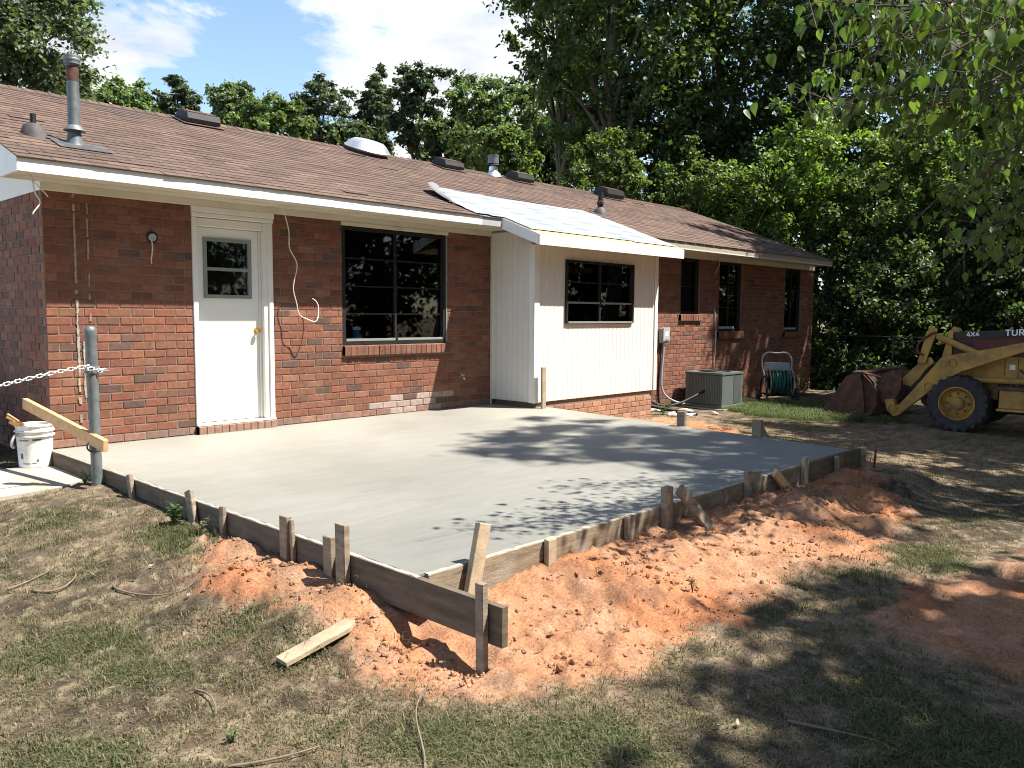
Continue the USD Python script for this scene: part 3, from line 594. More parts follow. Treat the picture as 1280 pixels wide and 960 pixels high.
stk = house.part('roof_stack', lathe([(0.17, -0.05), (0.14, 0.02), (0.085, 0.07), (0.085, 0.16)], p, 18), M['alu'], smooth=40, label='small capped metal stack near the ridge')
house.part('stack_gap', lathe([(0.07, 0.16), (0.07, 0.20)], p, 14), M['darkmetal'], parent=stk)
house.part('stack_skirt', lathe([(0.12, 0.165), (0.125, 0.175), (0.09, 0.205), (0.09, 0.17)], p, 18), M['darkmetal'], parent=stk)
house.part('stack_cap', lathe([(0.105, 0.21), (0.105, 0.345), (0.11, 0.35), (0.11, 0.37), (0.0, 0.375)], p, 18), M['galv'], parent=stk, smooth=40)
p = on_roof(9.15, 0.88)
b2 = house.part('vent_boot', lathe([(0.15, -0.08), (0.14, 0.0), (0.085, 0.07), (0.05, 0.10), (0.0, 0.10)], p, 18), M['leadgrey'], smooth=40, label='lead boot with tall dark pipe behind the bay')
house.part('pipe', tube([p+(0, 0, 0.08), p+(0.01, 0, 0.36)], 0.045, 12), M['darkmetal'], parent=b2, smooth=40)
house.part('clamp', lathe([(0.06, 0.15), (0.065, 0.20), (0.05, 0.21)], p+(0.005, 0, 0), 12), M['rust'], parent=b2)

# ------------------------------------------------------------------ the concrete slab and its form
def cmat():
    n = {'geo': ('geometry', {}), 'n1': ('noise_texture', {'scale': 0.55, 'detail': 5.0, 'roughness': 0.55}), 'r1': ('rgb_ramp', {'ramp': [(0.3, (0.76,)*3), (0.7, (1.14,)*3)]}),
         'mp': ('mapping', {'scale': (0.8, 4.5, 1.0), 'rotation': (0, 0, 0.35)}), 'n2': ('noise_texture', {'scale': 2.2, 'detail': 6.0, 'roughness': 0.6, 'distortion': 1.8}), 'r2': ('rgb_ramp', {'ramp': [(0.3, (0.88,)*3), (0.7, (1.07,)*3)]}),
         'n3': ('noise_texture', {'scale': 160.0, 'detail': 2.0}), 'r3': ('rgb_ramp', {'ramp': [(0.35, (0.90,)*3), (0.65, (1.06,)*3)]}),
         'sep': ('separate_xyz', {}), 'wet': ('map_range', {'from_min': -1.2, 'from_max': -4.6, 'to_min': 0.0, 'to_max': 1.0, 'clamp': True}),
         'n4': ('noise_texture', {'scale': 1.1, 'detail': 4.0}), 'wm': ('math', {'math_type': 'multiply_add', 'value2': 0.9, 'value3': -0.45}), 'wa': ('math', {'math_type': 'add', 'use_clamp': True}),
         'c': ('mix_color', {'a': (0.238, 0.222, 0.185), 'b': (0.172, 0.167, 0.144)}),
         'm1': ('mix_color', {'blend_type': 'multiply', 'fac': 1.0}), 'm2': ('mix_color', {'blend_type': 'multiply', 'fac': 1.0}), 'm3': ('mix_color', {'blend_type': 'multiply', 'fac': 1.0}),
         'b': ('bump', {'strength': 0.25, 'distance': 0.004}), 'p': ('principled_bsdf', {'roughness': 0.62, 'specular_ior_level': 0.4})}
    l = [('geo.position', 'n1.vector'), ('geo.position', 'mp.vector'), ('mp.vector', 'n2.vector'), ('geo.position', 'n3.vector'), ('geo.position', 'n4.vector'), ('geo.position', 'sep.vector'),
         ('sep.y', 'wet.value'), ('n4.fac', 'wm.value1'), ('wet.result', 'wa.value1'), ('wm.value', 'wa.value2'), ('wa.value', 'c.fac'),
         ('n1.fac', 'r1.fac'), ('n2.fac', 'r2.fac'), ('n3.fac', 'r3.fac'), ('c.result', 'm1.a'), ('r1.color', 'm1.b'), ('m1.result', 'm2.a'), ('r2.color', 'm2.b'), ('m2.result', 'm3.a'), ('r3.color', 'm3.b'),
         ('m3.result', 'p.base_color'), ('n3.fac', 'b.height'), ('b.normal', 'p.normal')]
    return usdkit.material(stage, '/World/Looks/fresh_concrete', n, l, surface='p.BSDF')
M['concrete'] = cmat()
M['concrete_old'] = mat('old_concrete', (0.33, 0.29, 0.225), var=0.25, scale=6, bump=0.35, bscale=70, rough=0.9, dirt=(0.17, 0.13, 0.09), dscale=3, damt=0.7)
slab_poly = Polygon([(0.0, -0.008), (0.0, -5.09), (5.24, -5.09), (5.50, -3.1), (5.84, -0.80), (5.66, -0.77), (5.66, -0.008)])
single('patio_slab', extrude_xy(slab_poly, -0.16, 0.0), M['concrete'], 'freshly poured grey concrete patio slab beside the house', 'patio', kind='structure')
FG = 'boards of the slab form'
def bow(y): return -0.03-0.025*math.sin(max(0.0, min(1.0, (y+5.7)/5.7))*math.pi)
def crust(th, a, b, t):
    """a thin broken skin of cement left on the top edge of a form board"""
    a, b = np.asarray(a, float), np.asarray(b, float); L = np.linalg.norm(b-a); d = (b-a)/L; s = np.array([-d[1], d[0], 0]); r_ = np.random.default_rng(int(abs(L*1000)))
    n = max(6, int(L/.05)); V, F = [], []
    for i in range(n+1):
        c = a+d*L*i/n; w0, w1 = -t*.5-.001+r_.uniform(0, .008), t*.5+.003-r_.uniform(0, .008); hh = r_.uniform(.0012, .005)
        V += [c+s*w0-(0, 0, .002), c+s*(w0+.003)+(0, 0, hh), c+s*(w1-.003)+(0, 0, hh*r_.uniform(.6, 1.4)), c+s*w1-(0, 0, .002)]
    for i in range(n):
        for k in range(3): F += [(i*4+k, i*4+k+1, i*4+k+5), (i*4+k, i*4+k+5, i*4+k+4)]
    m_ = trimesh.Trimesh(np.array(V), np.array(F), process=False)
    if m_.face_normals[2:4, 2].mean() < 0: m_.faces = m_.faces[:, ::-1]
    th.part('cement_crust', m_, M['crust'], label='pale crust of cement on the top edge')
def board(label, a, b, h_, mt, t=.034, cr=True):
    a, b = np.asarray(a, float), np.asarray(b, float); th = Thing('form_board', label, 'form board', (a+b)/2-(0, 0, h_/2)); th.part('board', beam(a, b, t, h_, .003, up=(0, 0, 1)), M[mt])
    if cr: crust(th, a+(0, 0, h_/2), b+(0, 0, h_/2), t)
def form_left(y0, y1, zb, name_label, t=0.034, ztop=0.004):
    ys = np.linspace(y0, y1, 12); V = []
    for y in ys:
        xo = -0.012+0.0*bow(y)
        V += [(xo-t, y, zb), (xo, y, zb), (xo, y, ztop), (xo-t, y, ztop)]
    F = []
    for i in range(11):
        for k in range(4):
            a, b = i*4+k, i*4+(k+1) % 4; F += [(a, b, b+4), (a, b+4, a+4)]
    F += [(0, 2, 1), (0, 3, 2), (44, 45, 46), (44, 46, 47)]
    th = Thing('form_board', name_label, 'form board', (-.03, (y0+y1)/2, zb)); th.part('board', (np.array(V), np.array(F)[:, ::-1]), M['wood_dark_shade'])  # darker wood colour stands for the shade on this side of the form
    crust(th, (-.012-t/2, y0-.004, ztop), (-.012-t/2, max(y1, -5.13), ztop), t)
    return th
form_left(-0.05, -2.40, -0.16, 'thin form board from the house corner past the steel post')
form_left(-2.404, -5.69, -0.172, 'long weathered form board, darkened as if shaded, overrunning the slab corner')
board('pale form board along the front of slab nearest the slab corner', (0.03, -5.112, -0.085), (2.05, -5.112, -0.085), 0.172, 'wood_form', cr=True)
board('form board along the front of slab with drips of concrete, in dappled shade', (2.054, -5.114, -0.085), (4.12, -5.114, -0.085), 0.172, 'wood_form', cr=True)
board('dark form board at the far right end of slab front', (4.124, -5.116, -0.092), (5.45, -5.116, -0.092), 0.190, 'wood_dark_shade', cr=False)
single('form_board', cat(beam((5.27, -5.085, -0.085), (5.53, -3.1, -0.085), 0.034, 0.16, 0.003, up=(0, 0, 1)), beam((5.53, -3.098, -0.085), (5.868, -0.85, -0.085), 0.034, 0.16, 0.003, up=(0, 0, 1))), M['wood_form'], 'form board along the far side of slab facing the loader', 'form board')
SG = None
def stake(label, b, t, w, d, matn='wood_old', side='x', point=False):
    """a driven stake: b foot, t head, w wide along the board, d thick"""
    b, t = np.asarray(b, float), np.asarray(t, float); dirn = (t-b)/np.linalg.norm(t-b)
    q = beam(b-dirn*0.12, t, w, d, 0.004, up=(1, 0, 0) if side == 'x' else (0, 1, 0))
    rg = np.random.default_rng(len(label)*17+int(abs(b[1])*100)); q.vertices += rg.normal(0, 0.0012, q.vertices.shape)
    return single('wooden_stake', q, M[matn], label, 'stake')
XO = -0.066; YO = -5.152
stake('short stub stake crusted with concrete just below the steel post', (XO, -1.92, -0.12), (XO, -1.88, 0.045), 0.06, 0.03)
stake('leaning stake above the weeds on the left form', (XO-0.01, -2.93, -0.15), (XO, -2.84, 0.072), 0.085, 0.032)
stake('narrow grey stake between the weeds and the sand on left form', (XO, -3.30, -0.2), (XO, -3.295, 0.045), 0.042, 0.03)
stake('split stake at the start of the orange sand', (XO, -4.02, -0.2), (XO, -4.02, 0.112), 0.07, 0.036)
stake('splintered sliver stuck behind the split stake', (XO+0.004, -4.10, -0.2), (XO+0.006, -4.075, 0.098), 0.03, 0.022, 'wood_old')
stake('lower stake of the close pair on left form', (XO, -4.455, -0.2), (XO, -4.447, 0.078), 0.075, 0.034)
stake('taller stake of the close pair on left form', (XO-0.004, -4.575, -0.2), (XO-0.004, -4.57, 0.168), 0.082, 0.036)
stake('slim dark stake standing outside the overrunning board end', (XO-0.008, -5.60, -0.30), (XO-0.006, -5.59, 0.098), 0.045, 0.036)
stake('tall leaning stake at the slab corner', (0.255, YO-0.03, -0.16), (0.365, YO-0.005, 0.196), 0.085, 0.034, 'wood_pale', 'y')
stake('flush stake second from slab corner on front form', (0.885, YO, -0.2), (0.885, YO, 0.016), 0.07, 0.034, 'wood_pale', 'y')
stake('flush stake spattered with wet concrete on front form', (1.63, YO, -0.2), (1.63, YO, 0.014), 0.075, 0.034, 'wood_old', 'y')
stake('thick dark upright stake holding the slanted brace', (2.045, YO, -0.2), (2.04, YO, 0.13), 0.08, 0.05, 'wood_old', 'y')
stake('slanted brace leaning against the thick dark stake', (2.40, YO-0.22, -0.28), (2.095, YO-0.055, 0.12), 0.075, 0.036, 'wood_old', 'y')
stake('left one of the two dark stakes side by side on front form', (3.15, YO, -0.2), (3.135, YO, 0.085), 0.075, 0.04, 'wood_old', 'y')
stake('right one of the two dark stakes side by side on front form', (3.275, YO, -0.2), (3.265, YO, 0.07), 0.08, 0.04, 'wood_old', 'y')
stake('short yellow slanting stake on front form', (3.81, YO-0.05, -0.20), (3.555, YO-0.01, 0.02), 0.075, 0.034, 'wood_new', 'y')
stake('bright upright stake at the joint of the dark form board', (4.135, YO, -0.2), (4.13, YO, 0.072), 0.07, 0.036, 'wood_pale', 'y')
stake('low stake on the dark form board near the slab end', (4.80, YO, -0.2), (4.79, YO, -0.002), 0.06, 0.034, 'wood_old', 'y')
stake('dark stake closing the far right end of front form', (5.42, YO, -0.22), (5.415, YO, 0.008), 0.07, 0.036, 'wood_old', 'y')
stake('square stake on the far side of slab opposite the condenser unit', (5.52, -3.1, -0.2), (5.52, -3.1, 0.165), 0.10, 0.05, 'wood_old')
stake('dark square stake with triangular brace on far side of slab', (5.36, -4.1, -0.2), (5.36, -4.1, 0.175), 0.10, 0.05, 'wood_old')
single('stake_brace', trimesh.convex.convex_hull(np.array([(5.40+a, -4.1+s*0.018, z) for s in (-1, 1) for a, z in ((0, 0.15), (0, -0.1), (0.30, -0.12))])), M['wood_old'], 'triangular wooden brace behind the dark square stake', 'brace')
stake('lone thin upright lath in front of the white bay', (5.668, -0.90, -0.05), (5.658, -0.90, 0.55), 0.075, 0.03, 'wood_pale', 'y')
single('rebar_stake', tube([(5.63, -5.18, -0.45), (5.635, -5.18, -0.2), (5.69, -5.17, -0.045)], 0.011, 8), M['rust'], 'bent rusty rod standing beside the right end of slab', 'rod', smooth=True)
# ------------------------------------------------------------------ the ground
GC = np.array([(-3, -.5, -.15), (0, -.3, -.125), (-.3, -1.4, -.115), (-.35, -2.4, -.14), (-.3, -3.0, -.17), (-.12, -3.6, -.15), (-.12, -4.2, -.135), (-.12, -4.9, -.18), (-.15, -5.6, -.29), (-.9, -4.4, -.27), (-1.5, -4, -.28), (-1.0, -2.5, -.22), (-2.5, -2.0, -.2), (-2.5, -8, -.28), (.13, -5.75, -.29), (0, -6.5, -.28), (1.5, -7.5, -.28), (4, -6.7, -.31),
    (.4, -5.3, -.19), (1.0, -5.25, -.13), (2.0, -5.25, -.15), (3.2, -5.25, -.13), (4.6, -5.25, -.17), (5.6, -5.3, -.22), (1.5, -5.9, -.26), (3.5, -5.9, -.27), (5.2, -6.0, -.30), (6.5, -5.5, -.36), (5.9, -2.5, -.12), (6.1, -1.0, -.10), (7.0, -1.0, -.26), (8, -3, -.36), (8.4, -.8, -.345), (10.4, -.5, -.40), (13, -.7, -.43), (16, 0, -.45), (11.5, -2.5, -.42), (11.6, -4.3, -.55), (13, -8, -.65), (20, -5, -.6), (40, 10, -.8), (-12, 0, -.2), (0, 25, -.4), (-10, -14, -.35), (10, -20, -.7), (60, 60, -.8), (-60, 60, -.6), (60, -60, -.8), (-60, -60, -.6)], float)
from scipy.interpolate import RBFInterpolator
_rbf = RBFInterpolator(GC[:, :2], GC[:, 2], kernel='linear', smoothing=0.002)
def grow(lo, hi, step, end_lo, end_hi, g=1.05):
    a = list(np.arange(lo, hi, step)); s = step
    while a[-1] < end_hi: s *= g; a.append(a[-1]+s)
    b = [lo]; s = step
    while b[-1] > end_lo: s *= g; b.append(b[-1]-s)
    return np.array(b[:0:-1]+a)
GX = grow(-2.6, 6.2, 0.029, -400, 400, 1.055); GY = grow(-7.6, -0.1, 0.029, -400, 400, 1.06)
def smooth01(t): t = np.clip(t, 0, 1); return t*t*(3-2*t)
def wpoly(px, z=-0.28): return Polygon([gp(u, v, z)[:2] for u, v in px]).buffer(0)
SANDP = [wpoly([(250, 700), (300, 690), (400, 715), (470, 735), (560, 800), (600, 838), (700, 836), (790, 835), (875, 800), (950, 750), (1030, 715), (1100, 690), (1165, 650), (1130, 622), (1095, 590), (1075, 575), (900, 600), (750, 640), (560, 700), (540, 730), (420, 690), (330, 660), (282, 672)], -0.24),
         wpoly([(222, 715), (270, 748), (325, 775), (390, 800), (430, 838), (510, 862), (625, 852), (640, 800), (560, 760), (480, 725), (400, 695), (300, 672), (262, 690)], -0.24),
         wpoly([(1060, 770), (1110, 800), (1180, 830), (1280, 890), (1500, 980), (1500, 700), (1330, 690), (1270, 712), (1210, 735), (1130, 745)], -0.30),
         Polygon([(5.55, -5.0), (5.6, -3.1), (5.95, -.9), (6.6, -.85), (8.5, -.9), (8.6, -1.6), (7.4, -2.6), (6.6, -3.8), (6.2, -5.2)])]
from shapely.ops import unary_union
SANDU = unary_union(SANDP)
def sdist(poly, X, Y):
    """signed distance to a polygon, positive inside (coarse: by buffers)"""
    out = np.full(X.shape, -1.0); x, y = X.ravel(), Y.ravel(); o = out.ravel()
    for d in (-0.5, -0.35, -0.25, -0.15, -0.08, 0.0, 0.08, 0.15, 0.25, 0.4):
        o[contains_xy(poly.buffer(-d), x, y)] = d
    return o.reshape(X.shape)
gx, gy = np.meshgrid(GX, GY, indexing='ij')
near_m = (gx > -8) & (gx < 20) & (gy > -14) & (gy < 4)
P3 = np.stack([gx, gy, np.zeros_like(gx)], -1)
gz = np.zeros_like(gx); flat = np.c_[gx.ravel(), gy.ravel()]
gz = _rbf(np.clip(flat, -80, 80)).reshape(gx.shape)
sd = np.where(near_m, sdist(SANDU, gx, gy), -1.0)
nz1 = meshkit.fbm(P3*2.2, 5, 1); nz2 = meshkit.fbm(P3*9.0, 4, 2); nz3 = meshkit.fbm(P3*30.0, 3, 3)
sand = smooth01((sd+0.55*(nz1-0.5)+0.22*(nz2-0.5)+0.10)/0.22)
inner = smooth01((sd+0.1)/0.35)
ridge = 1-2*np.abs(meshkit.fbm(P3*np.array([5.0, 5.0, 1]), 4, 9)-0.5)
relief = sand*((nz1-0.5)*0.085+(ridge**3-0.4)*0.030+(nz2-0.5)*0.034+(nz3-0.5)*0.014)
clod = (1-2*np.abs(meshkit.fbm(P3*15.0+2, 3, 71)-0.5))**4*smooth01((meshkit.fbm(P3*2.6+8, 3, 72)-0.47)/0.12)
relief += sand*(clod-0.2)*0.030
relief += (1-sand)*((nz1-0.5)*0.035+(nz2-0.5)*0.018+(nz3-0.5)*0.008)
fade = np.clip(1-(np.hypot(gx-2, gy+5)-6)/10, 0.15, 1)
gz = gz+relief*fade
# heaps, hollows and footprints pressed into the loose soil
def bump(cx, cy, r, h, el=1.0, ang=0.0):
    global gz
    c_, s_ = math.cos(ang), math.sin(ang); dx, dy_ = gx-cx, gy-cy
    a = dx*c_+dy_*s_; b = (-dx*s_+dy_*c_)/el
    wob = 1+0.5*(nz2-0.5)
    gz = gz+h*np.exp(-((a*a+b*b)/(r*r)*wob)**1.3)
rg = np.random.default_rng(21)
for cx, cy, r, h, el, an in [(-.30, -3.55, .16, .045, 1.6, 1.4), (-.42, -4.25, .18, .075, 2.2, 1.45), (-.36, -4.75, .15, .085, 1.8, 1.6), (-.30, -5.10, .11, .06, 1.5, 1.7), (-.11, -5.15, .10, -.08, 2.6, 1.57), (-.62, -4.45, .14, -.05, 1.8, 1.2), (-.05, -5.45, .10, -.03, 1.4, 0),
        (1.0, -5.62, .16, .04, 1.4, .3), (1.8, -5.60, .2, .05, 1.5, .2), (2.6, -5.55, .2, .06, 1.3, .4), (3.3, -5.55, .18, .09, 1.2, 0), (3.75, -5.45, .16, .11, 1.3, .5), (3.6, -5.85, .17, .07, 1.2, .2), (4.3, -5.6, .2, .09, 1.4, .4), (4.9, -5.5, .25, .10, 1.3, .3), (5.4, -5.6, .2, .08, 1.2, 0), (2.9, -5.9, .18, .05, 1.2, .8), (2.2, -5.95, .2, .03, 1.4, .2), (3.95, -5.75, .09, -.06, 1, 0), (3.45, -5.7, .08, -.05, 1, 0), (4.6, -5.85, .1, -.05, 1, 0),
        (3.3, -6.95, .35, .05, 1.4, .4), (4.2, -7.0, .5, .07, 1.3, .2), (2.6, -7.3, .3, .03, 1.5, .5), (3.0, -6.9, .08, -.04, 1, 0)]:
    bump(cx, cy, r, h, el, an)
for _ in range(46):
    t = rg.random()
    if t < 0.35: cx, cy = rg.uniform(-.7, -.15), rg.uniform(-5.3, -3.3)
    else: cx, cy = rg.uniform(.3, 5.4), rg.uniform(-6.1, -5.25)
    bump(cx, cy, rg.uniform(.05, .12), rg.uniform(-.035, .035), rg.uniform(1, 1.8), rg.uniform(0, 3))
gfun = None
under_slab = contains_xy(slab_poly.buffer(0.03), gx.ravel(), gy.ravel()).reshape(gx.shape)
gz = np.where(under_slab, np.minimum(gz, -0.17), gz)
inhouse = (gx > 0.02) & (gx < XE) & (gy > 0.02) & (gy < HB); gz = np.where(inhouse, np.minimum(gz, -0.3), gz)
edge = contains_xy(Polygon([(-.05, -.05), (-.05, -5.7), (-.012, -5.7), (-.012, -5.13), (5.5, -5.13), (5.9, -.75), (5.65, 0), (0, 0)]), gx.ravel(), gy.ravel()).reshape(gx.shape)
gz = np.where(edge, np.minimum(gz, -0.02), gz)
drive = contains_xy(Polygon([(-6, -.02), (-.06, -.02), (-.06, -1.0), (-.35, -1.22), (-6, -1.9)]).buffer(0.04), gx.ravel(), gy.ravel()).reshape(gx.shape)
gz = np.where(drive, np.minimum(gz, -0.150), gz)
from scipy.interpolate import RegularGridInterpolator
_gi = RegularGridInterpolator((GX, GY), gz, bounds_error=False, fill_value=-0.5)
def ground(x, y): return _gi(np.stack([np.asarray(x, float), np.asarray(y, float)], -1))
# what grows where: colour of the soil itself, mixed by noise
gr1 = meshkit.fbm(P3*0.9+5.3, 4, 31); gr2 = meshkit.fbm(P3*3.5+1.1, 4, 32)
GREENP = unary_union([wpoly([(0, 760), (120, 780), (230, 790), (300, 850), (180, 870), (60, 850), (0, 830)]), wpoly([(0, 900), (120, 890), (260, 940), (300, 1000), (0, 1000)]), wpoly([(420, 900), (520, 870), (640, 850), (760, 860), (880, 900), (900, 1000), (400, 1000)]),
    wpoly([(0, 640), (90, 650), (150, 690), (60, 720), (0, 710)]), wpoly([(170, 640), (260, 640), (300, 690), (220, 700), (160, 680)], -.18), wpoly([(1050, 690), (1130, 670), (1230, 690), (1260, 715), (1150, 740), (1060, 745), (960, 735)], -.31), wpoly([(870, 770), (950, 745), (1010, 770), (960, 800), (880, 800)], -.3), wpoly([(1000, 830), (1130, 840), (1280, 900), (1500, 1000), (1000, 1000)], -.3),
    Polygon([(10.9, -.35), (13.4, -.5), (13.6, -3.0), (11.6, -3.7), (9.8, -2.6), (9.6, -1.4)])])
LAWN = Polygon([(10.7, -.35), (13.2, -.75), (12.6, -2.5), (11.3, -3.4), (9.9, -2.3), (10.2, -1.2)])
gd = np.where(near_m, sdist(GREENP, gx, gy), -1.0); ld = np.where(near_m, sdist(LAWN, gx, gy), -1.0)
green = smooth01((gd+0.9*(gr2-0.5)+0.35*(gr1-0.5))/0.30)
green = np.maximum(green, smooth01((gr1-0.52)/0.2)*0.45); green = np.maximum(green, smooth01((ld+0.5*(gr2-0.5)+0.1)/0.3))
green *= (1-sand)
bare = smooth01((gx-4.3)/1.5)*(gd < -0.1)*(ld < -0.1)*smooth01((9.5-gx)/1.5); green *= 1-0.85*bare
far = smooth01((np.hypot(gx-3, gy+4)-14)/10); green = green*(1-far)+0.6*far
dark = smooth01((meshkit.fbm(P3*1.7+9.0, 4, 41)-0.40)/0.2)
c_dirt = np.array((0.070, 0.053, 0.037)); c_dirt2 = np.array((0.125, 0.093, 0.060)); c_sand = np.array((0.295, 0.142, 0.074)); c_sand2 = np.array((0.305, 0.165, 0.097)); c_sand3 = np.array((0.285, 0.110, 0.048)); c_green = np.array((0.060, 0.062, 0.026)); c_tan = np.array((0.185, 0.140, 0.085))
mix = lambda a, b, t: a*(1-t[..., None])+b*t[..., None]
gcol = mix(np.broadcast_to(c_dirt2, gx.shape+(3,)), c_dirt, dark)
gcol = mix(gcol, c_tan, smooth01((gr2-0.55)/0.15)*0.55)
dry = smooth01((gx-5.6)/1.2)*smooth01((9.8-gx)/2)+smooth01((gx-7)/2)*smooth01((-2.5-gy)/1.5); gcol = mix(gcol, np.array((0.27, 0.185, 0.115)), np.clip(dry, 0, 1)*0.6)
gcol = mix(gcol, c_green, green*0.55)
sc = mix(np.broadcast_to(c_sand, gx.shape+(3,)), c_sand2, smooth01((nz2-0.42)/0.25)); sc = mix(sc, c_sand3, smooth01((meshkit.fbm(P3*1.8+3, 3, 51)-0.5)/0.15)*0.75)
sc = mix(sc, c_dirt, smooth01((meshkit.fbm(P3*4.0+7, 4, 52)-0.60)/0.1)*0.45)
ghalo = np.where(near_m, smooth01((sd+0.5)/0.5), 0)
gcol = mix(gcol, c_sand*0.75+0.05, ghalo*0.35*smooth01((nz2-0.35)/0.3)); gcol = mix(gcol, sc, sand)
litter = smooth01((meshkit.fbm(P3*14.0, 4, 61)-0.52)/0.10); gcol = mix(gcol, gcol*0.55, litter*(1-0.75*sand)); gcol = mix(gcol, np.array((0.24, 0.19, 0.12)), smooth01((meshkit.fbm(P3*20.0, 3, 62)-0.60)/0.06)*(1-sand)*0.6)
gcol *= (0.80+0.40*nz3)[..., None]
nI, nJ = gx.shape
ii, jj = np.meshgrid(np.arange(nI-1), np.arange(nJ-1), indexing='ij'); i0 = (ii*nJ+jj).ravel()
GF = np.stack([i0, i0+nJ, i0+nJ+1, i0+1], -1)
M['ground'] = mat('soil', tint=True, var=0.5, scale=70, detail=9, bump=1.0, bscale=120, rough=0.97, spec=0.1, bdist=0.008)
dzx = np.gradient(gz, GX, axis=0); dzy = np.gradient(gz, GY, axis=1); GN = np.stack([-dzx, -dzy, np.ones_like(gz)], -1); GN /= np.linalg.norm(GN, axis=-1, keepdims=True)
gm = write('/World/ground', np.stack([gx, gy, gz], -1).reshape(-1, 3), GF, M['ground'], gcol.reshape(-1, 3), GN.reshape(-1, 3))
setdata(gm.GetPrim(), 'bare back yard of brown dirt, orange sand and patchy grass', 'ground', kind='structure')
dr = single('driveway', extrude_xy(Polygon([(-6, -.02), (-.055, -.02), (-.055, -.98), (-.32, -1.18), (-1.2, -1.30), (-6, -1.85)]), -0.25, -0.122), M['concrete_old'], 'old pale concrete driveway edge at the house corner', 'driveway', kind='structure')

# ---- loose crumbs of soil, one uncountable mass
def rock(c, r, rng, sub=1):
    s = trimesh.creation.icosphere(subdivisions=sub, radius=1.0); v = s.vertices
    v = v*(1+0.35*(meshkit.noise(v*1.7+rng.uniform(0, 50, 3), 4)[:, None]-0.5)*2)*np.asarray(r)*rng.uniform(0.75, 1.25, 3)
    a = rng.uniform(0, 6.28); R_ = np.array([[math.cos(a), -math.sin(a), 0], [math.sin(a), math.cos(a), 0], [0, 0, 1]])
    s.vertices = v@R_.T+np.asarray(c); return s
rc = np.random.default_rng(8)
def crumb_field(n, seed):
    r_ = np.random.default_rng(seed); V, F, T, o = [], [], [], 0; base = trimesh.creation.icosphere(subdivisions=0, radius=1.0)
    while len(V) < n:
        if r_.random() < 0.4: x, y = r_.uniform(-1.0, -.1), r_.uniform(-5.7, -3.0)
        else: x, y = r_.uniform(.1, 5.6), r_.uniform(-6.6, -5.2)
        i, j = np.searchsorted(GX, x)-1, np.searchsorted(GY, y)-1
        if sand[i, j] < r_.uniform(0.3, 1): continue
        rad = 0.004+0.013*r_.random()**5
        v = base.vertices*rad*r_.uniform(0.6, 1.3, 3)*(1+0.25*r_.normal(size=(12, 1))); a = r_.uniform(0, 6.28)
        v = v@np.array([[math.cos(a), -math.sin(a), 0], [math.sin(a), math.cos(a), 0], [0, 0, 1]]).T
        V.append(v+(x, y, float(gz[i, j])+rad*0.3)); F.append(base.faces+o); T.append(np.repeat((gcol[i, j]*r_.uniform(0.8, 1.2))[None], 12, 0)); o += 12
    return np.vstack(V), np.vstack(F), np.vstack(T)
cv, cf, ct = crumb_field(3200, 77)
single('soil_clods', (cv, cf), M['ground'], 'small crumbs of orange soil scattered over the sand banks', 'soil', kind='stuff', tint=ct)

# ---- grass: short blades gathered in tufts
def blades(n, spread, hmin, hmax, w, rng, lean=0.6, cols=None):
    V, F, T = [], [], []
    for k in range(n):
        r_ = spread*math.sqrt(rng.random()); a = rng.uniform(0, 6.28); x, y = r_*math.cos(a), r_*math.sin(a)
        h = rng.uniform(hmin, hmax); l = rng.uniform(0.2, 1)*lean*h; b = rng.uniform(0, 6.28); px, py = math.cos(b), math.sin(b); qx, qy = -py*w/2, px*w/2
        o = len(V)
        V += [(x-qx, y-qy, -0.01), (x+qx, y+qy, -0.01), (x+px*l*.35-qx*.8, y+py*l*.35-qy*.8, h*.6), (x+px*l*.35+qx*.8, y+py*l*.35+qy*.8, h*.6), (x+px*l, y+py*l, h*(1-.25*l/h))]
        F += [(o, o+1, o+3), (o, o+3, o+2), (o+2, o+3, o+4)]
        c = np.array(cols[rng.integers(len(cols))])*rng.uniform(.7, 1.3); T += [c]*5
    return np.array(V), np.array(F), np.array(T)
GRN = [(0.078, 0.088, 0.034), (0.100, 0.104, 0.046), (0.060, 0.074, 0.028), (0.13, 0.122, 0.062)]; STRAW = [(0.20, 0.16, 0.09), (0.16, 0.13, 0.07), (0.26, 0.21, 0.13), (0.11, 0.10, 0.05)]; LUSH = [(0.085, 0.115, 0.036), (0.115, 0.135, 0.055), (0.16, 0.15, 0.08), (0.07, 0.095, 0.03)]
gi = UsdGeom.PointInstancer.Define(stage, '/World/grass')
setdata(gi.GetPrim(), 'short patchy green and straw coloured grass growing in the yard', 'grass', kind='stuff')
rgx = np.random.default_rng(101); PR = []
specs = [(30, .09, .008, .028, .0036, 2.0, GRN), (26, .11, .008, .034, .0034, 2.3, GRN+STRAW[:2]), (20, .11, .006, .020, .0036, 2.6, STRAW), (16, .12, .005, .018, .0032, 3.0, STRAW+GRN[3:]), (30, .12, .03, .09, .0060, .8, LUSH), (18, .12, .02, .055, .0040, 1.5, GRN)]
for k, sp in enumerate(specs):
    V, F, T = blades(sp[0], sp[1], sp[2], sp[3], sp[4], rgx, sp[5], sp[6])
    write(f'/World/grass/tuft_{k:03d}' if k else '/World/grass/tuft', V, F, M['grass'], T); PR.append(f'/World/grass/tuft_{k:03d}' if k else '/World/grass/tuft')
gi.CreatePrototypesRel().SetTargets([Sdf.Path(p_) for p_ in PR])
pos, idxs, rots, scs = [], [], [], []
n_try = 120000
cand = np.empty((n_try, 2)); t = rgx.random(n_try)
dcam = 0.9+12.5*rgx.random(n_try)**1.25; ang = rgx.uniform(-0.66, 0.66, n_try)
fwd = np.array([CF[0], CF[1]]); fwd /= np.linalg.norm(fwd); rgt = np.array([CR[0], CR[1]]); rgt /= np.linalg.norm(rgt)
